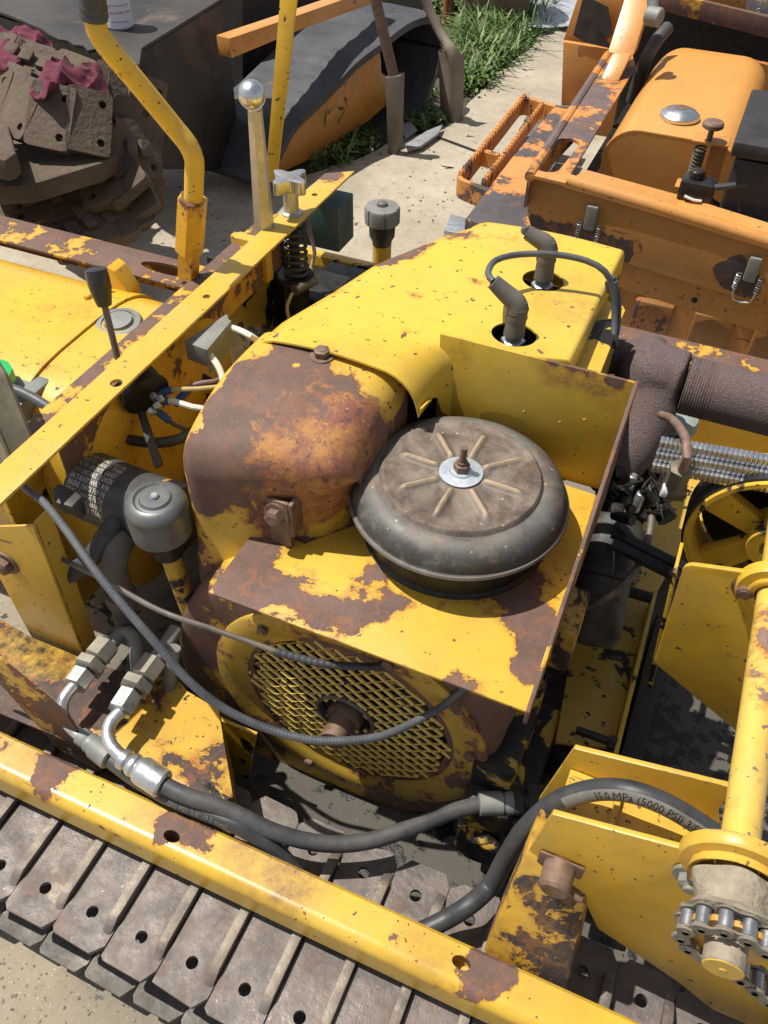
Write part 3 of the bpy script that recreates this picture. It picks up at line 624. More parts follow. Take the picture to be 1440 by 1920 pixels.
# gearcase lumps
b=B(); b.box((-.085,.47,.36),(-.02,.56,.475),.015); b.box((-.085,.50,.44),(-.03,.66,.53),.012); b.box((-.08,.49,.33),(.0,.70,.40),.012); b.cyl((-.03,.50,.42),(.0,.50,.42),.022,24,.003); b.cyl((-.05,.47,.40),(-.05,.45,.40),.03,24,.004)
b.box((-.034,.56,.44),(-.028,.60,.52),.001)
part('gearcase',b,paint('oil_soaked_paint',col=(.55,.34,.02),T=.62,scale=14,dirt=.6,grease=.53),None,'oil soaked gearcase low beside the fan housing')
b=B(); q=Zp(1062,1180,.60); b.box(tuple(q+V((-.022,-.03,-.05))),tuple(q+V((.016,.05,.03))),.006); part('mount_block',b,M['channel'],None)
# starter canister
a0=Zp(1150,990,.62); a1=Zp(1098,1205,.52); d=(a1-a0).normalized(); L=(a1-a0).length
b=B(); b.lathe([(.0,-.02),(.035,-.015),(.043,0),(.043,L*.35),(.046,L*.36),(.046,L*.42),(.041,L*.44),(.041,L*.60),(.044,L*.62),(.043,L*.9),(.034,L),(0,L+.004)],a0,d,32)
M['sooty']=plain('sooty_can',(.024,.025,.028),.5,.2,.5,30,.35,(.15,.135,.11),bump=.001,bscale=90,col2=(.014,.013,.012),c2=.52)
part('starter_motor',b,M['sooty'],None,'black grimy cylindrical starter under the guard edge')
# carburettor cluster
random.seed(3); b=B()
for i in range(75):
    q=Zp(random.uniform(1150,1252),random.uniform(790,975),random.uniform(.58,.68)); s_=V([random.uniform(.003,.009) for _ in range(3)])
    if i%3==0: b.box(tuple(-s_),tuple(s_),.0015,Matrix.Translation(q)@Matrix.Rotation(random.random()*3,4,V((random.random(),random.random(),random.random()))))
    elif i%3==1: b.cyl(q,q+V((random.uniform(-.03,.03),random.uniform(-.03,.03),.015)),random.uniform(.003,.009),14,.0008)
    else: b.tube([q,q+V((random.uniform(-.03,.03),random.uniform(-.03,.03),.02)),q+V((random.uniform(-.05,.05),random.uniform(-.05,.05),.0))],.0022,8)
q=Zp(1195,880,.60); cb_=B().box((-.045,-.06,-.06),(.035,.06,.0),.01,Matrix.Translation(q))
carb=part('carburettor',cb_,M['grease'],None,'black oily carburettor linkage beside the guard')
b.tube([Zp(1150,790,.62),Zp(1175,850,.64),Zp(1205,890,.64),Zp(1252,975,.62)],.014,14); b.tube([Zp(1240,800,.64),Zp(1205,870,.64),Zp(1160,960,.63)],.011,12); part('linkage',b,M['grease'],carb)
for px,py,z in ((1180,905,.66),(1228,775,.70),(1195,938,.64)):
    bq=B(); q=Zp(px,py,z); bq.cyl(q-V((0,0,.02)),q+V((.003,.004,.012)),.007,18,.001); part('linkage_pin',bq,M['steel'],carb)
b=B(); b.lathe([(0,0),(.03,.002),(.034,.012),(.028,.03),(0,.034)],Zp(1262,800,.62),(.2,-.1,1),28); part('pump_cover',b,plain('oxidised_teal_cover',(.24,.30,.28),.6,0,.25,30,.4),carb)
M['copper']=plain('dull_copper_tube',(.27,.16,.13),.45,.5,.25,50,.35)
b=B(); b.tube([Zp(1240,778,.80),Zp(1262,788,.835),Zp(1285,820,.865),Zp(1288,855,.86),Zp(1276,888,.82)],.0052,14)
fl=part('fuel_line',b,M['copper'],None,'copper fuel tube curving into a brass elbow')
M['brass']=plain('grimy_brass',(.13,.115,.075),.5,.4,.3,50,.3)
b=B(); a_=Zp(1278,876,.83); c_=Zp(1266,905,.80); b.hexa(a_,c_,.023); b.cyl(c_,Zp(1263,915,.79),.010,20,.001); b.hexa(Zp(1284,920,.785),Zp(1252,916,.785),.023)
part('elbow_fitting',b,M['brass'],fl)
b=B(); b.cyl(Zp(1252,917,.785),Zp(1240,915,.785),.0105,24,.001); part('white_collar',b,plain('white_plastic',(.65,.66,.72),.5,0,.05),fl)
b=B(); b.tube([Zp(1222,968,.66),Zp(1217,1005,.65),Zp(1203,1050,.64),Zp(1170,1095,.63),Zp(1130,1125,.62),Zp(1100,1138,.60)],.0048,12,prof=lambda L,i:1+.04*(i%2)); part('breather_hose',b,M['rod'],None,'thin dusty hose looping down to the starter')
b=B(); b.tube([Zp(1203,1000,.60),Zp(1196,1035,.59)],.011,12,prof=lambda L,i:1+.25*random.random()); part('grease_clump',b,M['grease'],None)
# ---------------------------------------------------------------- belt pulley
WX,WZ,WY=.1705,.746,.78
b=B(); rim=[(.1009,.0),(.1005,-.004),(.095,-.004),(.092,.002),(.0905,.012),(.0905,.055),(.098,.055),(.101,.052)]
b.lathe(rim,(WX,WY,WZ),(0,1,0),96,ring=True)
b.lathe([(.0905,.035),(.03,.030),(.03,.040),(.0905,.045)],(WX,WY,WZ),(0,1,0),64) if 0 else None
for k in range(5):
    a=R(12+72*k); ca,sa=math.cos(a),math.sin(a); 
    def q(r,w_,y): return V((WX+r*ca-w_*sa,WY+y,WZ+r*sa+w_*ca))
    b.prism([q(.024,-.014,.012),q(.093,-.020,.012),q(.093,.020,.012),q(.024,.014,.012)],(0,.016,0),.004)
b.lathe([(.016,-.004),(.030,-.004),(.031,0),(.031,.04),(.016,.04)],(WX,WY,WZ),(0,1,0),48,ring=True)
M['pulley']=paint('pulley_paint',col=(.66,.41,.03),T=.63,scale=26,dirt=.5,prim=(.02,.018,.016),rust=(.2,.09,.03),rustvar=.2,speckscale=70,specks=.66)
pul=part('belt_pulley',b,M['pulley'],None,'yellow spoked belt pulley at the right edge')
b=B()
for j in range(3):
    y=WY+.006+j*.0165
    for i in range(1): b.lathe([(.094,y-.006),(.104,y-.004),(.104,y+.008),(.094,y+.010)],(WX,0,WZ),(0,1,0),96,ring=True)
part('drive_belt',b,M['belt'],pul)
b=B(); b.cyl((WX,WY+.056,WZ),(WX,WY+.062,WZ),.088,48); part('dark_backing',b,M['grease'],pul)
# the two toothed belts running down to the engine sheave
for off in (0,.020):
    b=B(); s0=Yp(1296,1092-off*1100,WY+.012+off); s1=Yp(1150,1018-off*1100,WY+.012+off)
    n=46; dd=(s1-s0)/n; wd=V((0,.0075,0)); nn=dd.cross(wd).normalized()
    b.prism([s0-wd,s1-wd,s1+wd,s0+wd],nn*.006)
    for i in range(n):
        c_=s0+dd*(i+.2); b.prism([c_-wd,c_+dd*.55-wd,c_+dd*.55+wd,c_+wd],nn*-.0022)
    part('toothed_belt',b,M['belt'],None,'black toothed drive belt running to the pulley')
# silver triple link chain over the pulley
b=B(); k0=Yp(1238,838,.80); k1=Yp(1560,893,.80); n=int((k1-k0).length/.0052); dd=(k1-k0)/n; 
tr=part('leaf_chain',B().box((0,0,0),(.0001,.0001,.0001),0,Matrix.Translation(k0)),M['darksteel'],None,'shiny triple strand chain above the pulley')
for row in range(3):
    b=B(); off=V((0,-.006*row,-.0125*row+.006))
    for i in range(n):
        p=k0+dd*i+off; b.box((-.0024,-.006,-.0058),(.0024,.006,.0058),.0011,Matrix.Translation(p))
    b.tube([k0+off+V((0,.002,0)),k1+off+V((0,.002,0))],.0036,8,False)
    part('chain_strand',b,M['bright'],tr)
# ---------------------------------------------------------------- cross shaft, bearing plates
SX,SZZ=.1655,.79
b=B(); pa=roundpoly(PY(.67,(1283,1058),(1428,1078),(1434,1100),(1520,1112),(1520,1490),(1393,1381),(1226,1243)),[.012,.003,.003,0,0,.002,.004],5)
b.prism(pa,(0,.006,0),.0015); plA=part('bearing_plate',b,M['bracket'],None,'shaded yellow side plate below the pulley')
b=B(); q=Yp(1398,1100,.67); b.bolt(q-V((0,.001,0)),(0,-1,0),.016,.009); b.lathe([(.012,.0),(.0145,-.001),(.0145,-.0025),(.006,-.003)],q,(0,1,0),24); part('bolt',b,M['bolt'],plA)
b=B(); b.lathe([(.018,-.002),(.024,-.004),(.026,-.003),(.026,0),(.036,.0),(.038,.004),(.038,.014),(.018,.014)],(SX,.663,SZZ),(0,1,0),48,ring=True); part('bearing_housing',b,M['yel'],plA)
b=B(); b.prism([Yp(1262,1072,.70),Yp(1269,1074,.70),Yp(1222,1292,.70),Yp(1212,1290,.70)],(0,.05,0),.001); part('web_plate',b,M['yel_dark'],None); b=B(); b.cyl((SX,.30,SZZ),(SX,.90,SZZ),.0156,32,.001)
sh=part('cross_shaft',b,M['shaft'],None,'thick worn yellow cross shaft at the right edge')
pb=PY(.37,(1035,1527),(1320,1604),(1328,1612),(1322,1640),(1345,1665),(1560,1740),(1560,2080),(1401,1921),(1335,1893),(1269,1840),(1199,1793),(1121,1742),(1096,1690),(1090,1672),(989,1629),(985,1605))
b=B(); b.prism(pb,(0,.006,0),.0012); plB=part('bearing_plate',b,M['bracket'],None,'large yellow side plate carrying the chain sprocket')
b=B(); b.lathe([(.018,.004),(.029,.004),(.031,-.010),(.036,-.012),(.035,-.004),(.043,-.003),(.045,0),(.045,.008),(.018,.008)],(SX,.357,SZZ),(0,1,0),56,ring=True); fl_=part('bearing_housing',b,M['yel'],plB)
b=B(); q=Yp(1297,1640,.368); b.bolt(q,(0,-1,0),.019,.010,stud=.006); b.lathe([(.013,0),(.016,-.001),(.016,-.003),(.006,-.0035)],q,(0,1,0),24); part('bolt',b,M['greypaint'],plB)
b=B(); q=Yp(1052,1618,.37); b.cyl(q,q-V((0,.030,0)),.0155,28,.003); b.box((-.022,-.004,-.012),(.022,-.001,.014),.002,Matrix.Translation(q)); b.cyl(q+V((.008,-.02,-.006)),q+V((.028,-.022,-.012)),.003,10); pin=part('hinge_pin',b,M['bolt'],plB)
b=B(); b.prism(PY(.38,(1010,1600),(1045,1585),(1080,1640),(1060,1668)),(0,-.006,0)) if 0 else None
pc=PY(.47,(1076,1404),(1376,1478),(1362,1500),(1346,1520),(1348,1545),(1366,1560),(1366,1640),(1190,1640),(1015,1540),(1010,1500))
b=B(); b.prism(pc,(0,.006,0),.0012,holes=None); part('bearing_plate',b,M['bracket'],None,'inner yellow side plate behind the black hose')
# panel between the plates
b=B(); z=.70
b.box((.025,.3765,.645),(.40,.469,.650)); b.box((.075,.3765,.6505),(.081,.469,.660),.001)
part('cross_panel',b,M['yel'],None,'flat panel between the side plates')
# stained square channel standing behind the beam
b=B(); t=[Yp(985,1602,.365),Yp(1097,1690,.365)]; lo=[Yp(905,1787,.316),Yp(1062,1858,.316)]
b.prism([t[0],t[1],lo[1],lo[0]],V((0,.045,.02)),.004); part('channel_arm',b,M['channel'],None,'square channel with brown stains leaning behind the beam')
# mud collar + sprocket + roller chain in front of plate B
b=B()
def mudfn(r,h,a):
    k=1+.06*noise.noise(V((r*30,h*90,a*2)))+.05*math.sin(a*5+h*80); return r*k,h
b.lathe([(.020,.0),(.033,-.002),(.032,-.010),(.028,-.020),(.029,-.026),(.036,-.032),(.040,-.036),(.03,-.038),(.018,-.038)],(SX+.001,.345,SZZ),(0,1,0),72,mudfn)
part('mud_collar',b,M['dirt'],None,'dried mud caked round the shaft')
SY=.300; q=Yp(1365,1805,SY); SCX,SCZ=q.x,q.z; SCX=SX; SCZ=SZZ
# sprocket centre on the shaft axis
N=12; pitch=.0165; SR=pitch/2/math.sin(math.pi/N)
b=B(); pts=[]
for k in range(N*6):
    a=6.2832*k/(N*6); ph=(k%6)/6; pts.append(V((SX+(SR-.004+.0052*abs(math.cos(math.pi*ph)))*math.cos(a),SY-.002,SZZ+(SR-.004+.0052*abs(math.cos(math.pi*ph)))*math.sin(a))))
b.prism(pts,(0,.0045,0)); b.cyl((SX,SY+.002,SZZ),(SX,SY+.016,SZZ),.02,32)
M['sprk']=paint('sprocket_paint',col=(.55,.27,.03),T=.6,dirt=.6)
spr=part('chain_sprocket',b,M['sprk'],None,'small yellow sprocket wrapped by a muddy roller chain')
b=B(); b.cyl((SX,SY+.002,SZZ),(SX,SY-.022,SZZ),.0155,32,.001); part('shaft_collar',b,M['dirt'],spr)
b=B(); b.lathe([(0,-.0006),(.0022,-.0006),(.0030,.0002),(.0145,.0002),(.0152,.001)],(SX,SY-.0232,SZZ),(0,1,0),32); part('shaft_end',b,M['yel'],spr)
# chain path: wraps the sprocket on its left, both runs go to the right
path=[]
for k in range(-1,8):
    a=R(78)+k*2*math.asin(pitch/2/SR); path.append(V((SX+SR*math.cos(a),SY,SZZ+SR*math.sin(a))))
upd=V((1,0,-.10)).normalized(); lod=V((.92,0,-.62)).normalized()
full=[path[0]+upd*pitch*j for j in range(14,0,-1)]+path+[path[-1]+lod*pitch*j for j in range(1,16)]
rc=part('roller_chain',B().box((-.001,-.001,-.001),(.001,.001,.001),0,Matrix.Translation(full[3])),M['darksteel'],None,'muddy roller chain round the small sprocket')
M['link']=plain('muddy_link_plate',(.17,.15,.125),.8,.1,.25,60,.7,(.28,.24,.18)); M['roller']=plain('polished_roller',(.36,.36,.37),.3,.85,.15,60,.12,(.2,.18,.15))
for i,p in enumerate(full):
    b=B(); b.cyl(p-V((0,.0065,0)),p+V((0,.0065,0)),.0056,20,.0005); part('roller',b,M['roller'],rc,origin=p)
    if i<len(full)-1:
        n_=full[i+1]; d=(n_-p).normalized(); sd=V((-d.z,0,d.x)); o=[]
        for e,c_ in ((0,p),(1,n_)):
            for k in range(9):
                a=(-math.pi/2+math.pi*k/8) + (math.pi if e==0 else 0); o.append(c_+(d*math.cos(a)+sd*math.sin(a))*.0074)
            m_=(p+n_)/2; o.append(m_+sd*.0046*(1 if e else -1))
        b=B(); off=.0078 if i%2 else .0094
        for s_ in (-1,1): b.prism([q+V((0,s_*off-.0008,0)) for q in o],(0,.0016,0),.0004,seg=1)
        for c_ in (p,n_): b.cyl(c_-V((0,.0112,0)),c_+V((0,.0112,0)),.0026,10)
        part('link_plate',b,M['link'],rc)
# ---------------------------------------------------------------- base plate, brace, gusset plate at left
b=B(); b.prism(PZ(.5,(-120,1090),(0,1160),(60,1195),(160,1236),(235,1262),(330,1270),(352,1296),(410,1330),(437,1493),(420,1505),(-120,1290)),(0,0,-.005),.001)
part('base_plate',b,M['baseplate'],None,'base plate with patches of bare brown under the fittings')
b=B(); b.prism([Zp(411,1332,.494),Zp(438,1493,.494),Zp(438,1493,.494)-V((0,0,.14)),Zp(411,1332,.494)-V((0,0,.14))],(-.005,0,0)); b.prism([V((-.46,.46,.30)),V((-.40,.46,.30)),V((-.37,.46,.45)),V((-.43,.46,.45))],(0,.005,0)); part('base_flange',b,M['yel_dark'],None)
b=B(); b.prism(PY(.452,(-60,990),(62,986),(158,1234),(80,1234),(0,1086),(-60,1000)),(0,.004,0),.001); p=PY(.452,(62,986),(158,1234)); b.prism([p[0]+V((-.004,.0045,0)),p[1]+V((-.004,.0045,0)),p[1]+V((-.004,.03,0)),p[0]+V((-.004,.03,0))],(.004,0,0)); 
br=part('upright_brace',b,M['yel'],None,'yellow angle brace under the near end of the crossbar')
b=B(); b.bolt(Yp(12,1055,.451),(0,-1,0),.022,.011); part('bolt',b,M['bolt'],br)
b=B(); b.prism(PY(.335,(-90,1185),(0,1237),(126,1342),(188,1447),(112,1407),(0,1283),(-90,1230)),(0,.004,0),.001); part('gusset_plate',b,M['gusset'],None,'thin pointed gusset plate, mostly brown, at the left edge')
b=B(); b.prism(PZ(.497,(-120,1250),(-10,1300),(130,1410),(190,1450),(120,1470),(-120,1372)),(0,0,.008),.001) if 0 else None
# ---------------------------------------------------------------- hydraulic fittings & hoses
def hexchain(pts,zz,spec):
    pass
HZ_=.548
def fitting(P,mat_nuts,label):
    # P: dict of pixel marks on the fitting's own level
    h=part('hydraulic_fitting',P['tube_b'],M['greypaint'],None,label); return h
M['nutbrown']=plain('dusty_brown_nut',(.25,.235,.20),.55,.4,.3,50,.5,(.33,.28,.20))
def nuts(seq,z,root):
    for (x0,y0,x1,y1,af,m_) in seq:
        b=B(); b.hexa(Zp(x0,y0,z),Zp(x1,y1,z),af,.12,.35); part('nut',b,M[m_],root)
b=B(); b.tube([Zp(262,1292,.50),Zp(258,1240,.535),Zp(250,1195,HZ_),Zp(228,1188,HZ_),Zp(200,1218,HZ_)],.0098,16); h1=part('hydraulic_fitting',b,M['greypaint'],None,'left hydraulic fitting with stacked hexagonal nuts')
nuts([(203,1207,178,1236,.031,'nutbrown'),(175,1240,163,1256,.036,'nutbrown'),(159,1261,139,1288,.028,'steel'),(206,1203,150,1270,.022,'grease')],HZ_,h1)
b=B(); b.tube([Zp(140,1285,HZ_),Zp(124,1303,HZ_),Zp(116,1325,.542),Zp(122,1350,.535),Zp(142,1372,.53),Zp(160,1387,.528)],.0078,16); part('bent_tube',b,M['steel'],h1)
b=B(); f0=Zp(150,1378,.528); f1=Zp(208,1422,.522); d=(f1-f0); b.lathe([(.008,0),(.0115,.001),(.0115,d.length*.2),(.0105,d.length*.25),(.0125,d.length*.3),(.0125,d.length*.42),(.015,d.length*.5),(.0155,d.length*.97),(.013,d.length)],f0,d,12); part('hose_ferrule',b,M['greypaint'],h1)
b=B(); b.tube([Zp(318,1310,.48),Zp(320,1262,.52),Zp(326,1215,.56)],.009,14); b.tube([Zp(330,1180,HZ_),Zp(310,1212,HZ_),Zp(292,1235,HZ_)],.0098,16); h2=part('hydraulic_fitting',b,M['greypaint'],None,'right hydraulic fitting with bright bent tube')
nuts([(290,1238,265,1272,.031,'nutbrown'),(262,1277,250,1294,.037,'nutbrown'),(246,1299,223,1335,.029,'steel'),(292,1236,230,1322,.022,'grease')],HZ_,h2)
b=B(); b.tube([Zp(226,1335,HZ_),Zp(209,1352,HZ_),Zp(202,1375,.545),Zp(210,1400,.542),Zp(232,1422,.54)],.0082,16); part('bent_tube',b,M['steel'],h2)
b=B(); f0=Zp(228,1420,.54); f1=Zp(308,1472,.532); d=(f1-f0); L=d.length; b.lathe([(.009,0),(.0135,.001),(.0135,L*.13),(.010,L*.16),(.0118,L*.2),(.0145,L*.26),(.0145,L*.32),(.0125,L*.36),(.0162,L*.44),(.0175,L*.5),(.0175,L*.96),(.015,L)],f0,d,12,rot=.2); part('hose_ferrule',b,M['steel'],h2)
hs1=[Zp(200,1418,.522),Zp(260,1462,.513),Zp(330,1500,.512),(Zp(400,1528,.512)),Zp(455,1552,.508),Zp(500,1580,.49),Zp(545,1625,.46),Zp(590,1690,.44)]
b=B(); b.tube(hs1,.0105,20); hh=part('hydraulic_hose',b,M['cleanrubber'],None,'black hydraulic hose lying along the beam')
hs2=[Zp(300,1468,.533),Zp(350,1492,.53),Zp(430,1520,.52),Zp(520,1562,.50),Zp(610,1582,.48),Zp(690,1577,.475),Zp(770,1552,.475),Zp(840,1524,.475),Zp(905,1507,.475)]
b=B(); b.tube(hs2,.0101,20); hh2=part('hydraulic_hose',b,M['rubber'],None,'black hydraulic hose sagging below the fan housing')
f0=Zp(897,1507,.475); f1=Zp(1035,1502,.475); d=f1-f0; L=d.length
b=B(); b.lathe([(.011,0),(.0148,.001),(.0148,L*.32),(.012,L*.34),(.0145,L*.38),(.0145,L*.46),(.011,L*.5),(.011,L*.62)],f0,d,14); fh=part('hose_fitting',b,M['greypaint'],hh2)
b=B(); b.hexa(f0+d*.46,f0+d*.60,.028); b.hexa(f0+d*.66,f0+d*.98,.036); b.cyl(f0+d*.55,f0+d*.7,.012,16); part('hose_nut',b,M['darksteel'],hh2)
big=[(740,1770,.293),(800,1742,.319),(840,1722,.337),(880,1697,.355),(920,1660,.385),(948,1610,.40),(985,1555,.41),(1040,1507,.42),(1105,1483,.43),(1170,1482,.43),(1235,1502,.43),(1300,1538,.43),(1370,1588,.43),(1440,1650,.43)]
bp=[Yp(x,y,yy) for x,y,yy in big]
b=B(); b.tube(bp,.0108,32,step=.005); bh=part('hydraulic_hose',b,M['cleanrubber'],None,'black hydraulic hose with grey lettering arching between the side plates')
# lettering wrapped round the hose
def samp(P,n=40):
    q=[];P=[2*P[0]-P[1]]+P+[2*P[-1]-P[-2]]
    for i in range(1,len(P)-2):
        for k in range(n):
            t=k/n; a,b_,c,d=P[i-1:i+3]; q.append(.5*((2*b_)+(c-a)*t+(2*a-5*b_+4*c-d)*t*t+(3*b_-a-3*c+d)*t**3))
    q.append(P[-2]); return q
def textmesh(s_,size,extr=0,res=2):
    cu=bpy.data.curves.new('t','FONT'); cu.body=s_; cu.size=size; cu.resolution_u=res; cu.extrude=extr
    o=bpy.data.objects.new('t',cu); sc.collection.objects.link(o); dg=bpy.context.evaluated_depsgraph_get()
    me=bpy.data.meshes.new_from_object(o.evaluated_get(dg)); bpy.data.objects.remove(o); b=bmesh.new(); b.from_mesh(me); return b
def wrap(P,rad,tm,s0,side,flip=1):
    """bend flat text along path P, centred on the direction side(point) of the hose"""
    Q=samp(P); L=[0]
    for a,c in zip(Q,Q[1:]): L.append(L[-1]+(c-a).length)
    bmesh.ops.subdivide_edges(tm,edges=[e for e in tm.edges if e.calc_length()>.004],cuts=2)
    for v in tm.verts:
        s_=s0+v.co.x; i=max(0,min(len(Q)-2,next((k for k in range(len(L)-1) if L[k+1]>=s_),len(Q)-2)))
        t=(s_-L[i])/(L[i+1]-L[i]); p=Q[i].lerp(Q[i+1],t); T=(Q[i+1]-Q[i]).normalized()
        n=side(p); n=(n-T*n.dot(T)).normalized(); u=n.cross(T)*flip; a=v.co.y/rad
        v.co=p+(n*math.cos(a)+u*math.sin(a))*(rad+.0008)
    return tm
strip=V((0,-.75,.45))
tm=textmesh('35.0 MPa (5000 PSI) 3/8" (9.5 mm) ISO1',.0105)
wx=max(v.co.x for v in tm.verts)
for v in tm.verts: v.co.y-=.0038; v.co.x*=.165/wx
Q=samp(bp); L=0;s_at=0
for a,c in zip(Q,Q[1:]):
    L+=(c-a).length
    if abs(c.x-Yp(1105,1490,.43).x)<.001: s_at=L
b=B(); b.add(wrap(bp,.0108,tm,s_at+.008,lambda p:strip))
M['ink']=plain('hose_lettering',(.02,.02,.02),.6,0,.1)
part('hose_lettering',b,M['ink'],bh,'dark lettering 35.0 MPa (5000 PSI) on a stripe of painted side light')
# pale strip under the lettering: side light painted along the hose
b=B(); rows=[];Ls=0;pv=None
for p,nx in zip(Q,Q[1:]):
    if pv is not None: Ls+=(p-pv).length
    pv=p
    if s_at-.03<Ls<s_at+.30:
        T=(nx-p).normalized(); n=(strip-T*strip.dot(T)).normalized(); u=n.cross(T); rows.append([p+(n*math.cos(a)+u*math.sin(a))*.01125 for a in [(-.55+k*.1375) for k in range(9)]])
b.grid(rows); part('painted_light_stripe',b,plain('grey_light_stripe',(.15,.145,.135),.7,0,.25,50,.2),bh)
tm=textmesh('35.0 MPa (5000 PSI) 3/8" (9.5 mm)',.0085)
for v in tm.verts: v.co.y-=.003
b=B(); b.add(wrap(hs1,.0105,tm,.06,lambda p:V((.1,-.8,.6)))); part('hose_lettering',b,plain('faded_lettering',(.16,.14,.11),.7),hh)
# ---------------------------------------------------------------- track: upper and lower shoe runs
M['shoe']=None
s=NT('worn_track_steel'); P=s.n('ShaderNodeNewGeometry').outputs['Position']; oi=s.n('ShaderNodeObjectInfo').outputs['Random']
c=s.mix(s.mr(s.noise(P,14,8,.7,.4),.36,.64),(.100,.082,.074),(.205,.175,.158)); c=s.mix(s.mr(s.noise(P,38,8,.75,.6),.56,.64,0,.5),c,(.20,.115,.07))
c=s.mix(s.mr(s.noise(P,11,7,.7,.3),.60,.66,0,.75),c,(.33,.28,.21)); c=s.mix(s.mr(s.noise(P,160,3,.6),.70,.73),c,(.5,.48,.46)); c=s.mix(s.math('MULTIPLY',oi,.35),c,(.13,.10,.085)); c=s.mix(s.mr(s.noise(P,24,9,.78,.3),.52,.60,0,.6),c,(.085,.078,.078)); c=s.mix(s.mr(s.noise(P,30,9,.78,.3),.57,.64,0,.55),c,(.21,.12,.08)); sz0=s.n('ShaderNodeSeparateXYZ'); s.put(sz0.inputs[0],P); c=s.mix(s.mr(sz0.outputs[2],.36,.38,.65,0),c,(.075,.068,.058))  # last mix darkens the lower shoe run by height: shadow painted into the steel
sz=s.n('ShaderNodeSeparateXYZ'); s.put(sz.inputs[0],P); c=s.mix(s.math('MULTIPLY',s.mr(sz.outputs[2],.425,.430),s.mr(s.noise(P,45,6,.7),.35,.6,.1,.8)),c,(.27,.225,.17))
M['shoe']=s.done(c,s.mr(s.noise(P,30,6,.7),.35,.65,.38,.7),.25,s.bump(s.noise(P,110,6,.7),.0016,.8))
b=B(); b.box((-.001,-.001,-.001),(.001,.001,.001),0,Matrix.Translation((-.3,.29,.36))); track=part('near_track',b,M['shoe'],None,'steel shoe track under the near side beam')
def shoe_bm(ridge=True,x=0,y=0,z=0,seed=0):
    rnd=random.Random(seed); w_=.0625; b=B(); y0,y1=.155,.400
    o=[V((x-.004,y0+.004,z)),V((x+.001,y0,z)),V((x+w_-.010,y0-.001,z)),V((x+w_+.0008,y0+.013,z)),V((x+w_+.0008,y1-.013,z)),V((x+w_-.009,y1,z)),V((x+.008,y1,z)),V((x-.004,y1-.014,z))]
    rk=random.Random(seed*7+1); o=[V((p.x+rk.uniform(-.0012,.0012),p.y+rk.uniform(-.002,.002),p.z)) for p in o]
    b.prism(o,(0,0,-.007),holes=[circ((x+.028,y0+.037,z),.0072,n=18)[::-1],circ((x+.028,y1-.037,z),.0072,n=18)[::-1]])
    if ridge:   # grouser bar along the trailing edge with sloping ends
        xr=x+w_-.0115; h=.0105
        pr=[V((xr,y0+.022,z)),V((xr,y0+.042,z+h)),V((xr,y1-.042,z+h)),V((xr,y1-.022,z))]
        b.prism(pr,(.0125,0,0),.003)
    return b
PITCH=.0690
for i in range(-9,17):
    x=-.5405+i*PITCH; b=shoe_bm(True,x,0,.42+.0006*math.sin(i*2.3),i)
    if i>=8: # the run dips towards the idler
        dz=-.0012*(i-7)**2
        b.bm.transform(Matrix.Translation((0,0,dz)))
    part('track_shoe',b,M['shoe'],track,origin=(x+.03,.28,.42))
    b=shoe_bm(False,x+.03,0,.335,i+50); b.bm.transform(Matrix.Translation((0,-.012,0))); 
    part('track_shoe',b,M['shoe'],track,origin=(x+.06,.28,.335))
b=B(); b.box((-1.2,.25,.30),(.75,.31,.405),.005); part('track_frame',b,M['grease'],track)
# ---------------------------------------------------------------- filler pipe, elbow, oil filter, hoses at left
q=Zp(290,932,.772); b=B(); ax=V((.02,.0,1))
b.lathe([(.0,.0),(.003,.0005),(.015,0),(.017,-.003),(.020,-.0035),(.0225,-.001),(.026,-.002),(.031,-.008),(.0325,-.014),(.0315,-.018),(.0325,-.024),(.0315,-.055),(.025,-.058),(.02,-.06)],q,ax,48); b.bm.transform(Matrix.Translation(q)@Matrix.Diagonal((1.16,1.16,1.05,1))@Matrix.Translation(-q)); 
fil=part('filler_neck',b,plain('dull_grey_cap',(.12,.13,.135),.38,.45,.3,25,.3,(.22,.20,.17)),None,'grey round breather cap on a yellow filler tube')
b=B(); b.lathe([(.005,.0),(.005,.003),(.0035,.0045),(0,.0045)],q,ax,16); part('screw',b,M['steel'],fil)
b=B(); b.cyl(q-V((0,0,.058)),q-V((-.0,0,.10)),.0225,24,.002,r2=.019); part('rubber_sleeve',b,M['grease'],fil)
b=B(); b.cyl(q-V((0,0,.098)),q-V((-.02,0,.30)),.0125,24,.001); part('filler_tube',b,paint('filler_tube_paint',T=.62,prim=(.02,.018,.016),rustvar=.1,blobs=[(-.47,.53,.6,.06,.1)]),fil)
b=B(); e=[Zp(238,1000,.67),Zp(226,1020,.675),Zp(216,1048,.665),Zp(216,1072,.64),Zp(226,1110,.60),Zp(240,1180,.52)]
b.tube(e,lambda t:.0165,20); b.tube([e[4],e[4].lerp(e[5],.25)],.0205,20,False); part('elbow_pipe',b,M['boot'],None,'dusty pipe elbow below the oil filter')
b=B(); f0=Zp(140,898,.70); f1=Zp(262,938,.70); f0=Zp(158,905,.685); ax=V((1,-.08,.02)).normalized(); L=.125
b.lathe([(0,-.004),(.030,-.003),(.043,.004),(.0465,.014),(.0465,L-.012),(.0475,L-.010),(.0475,L)],f0,ax,48)
M['can']=plain('oil_filter_can',(.035,.04,.05),.42,.1,.35,25,.35,(.20,.18,.14))
of=part('oil_filter',b,M['can'],None,'black oil filter can with white printed lettering')
b=B(); b.lathe([(.044,L),(.0475,L+.001),(.0475,L+.008),(.04,L+.009)],f0,ax,48); part('gasket_ring',b,plain('orange_gasket',(.55,.25,.05),.5),of)
b=B(); b.lathe([(.0,L+.009),(.05,L+.010),(.05,L+.035),(.0,L+.035)],f0,ax,40); part('filter_head',b,M['grease'],of)
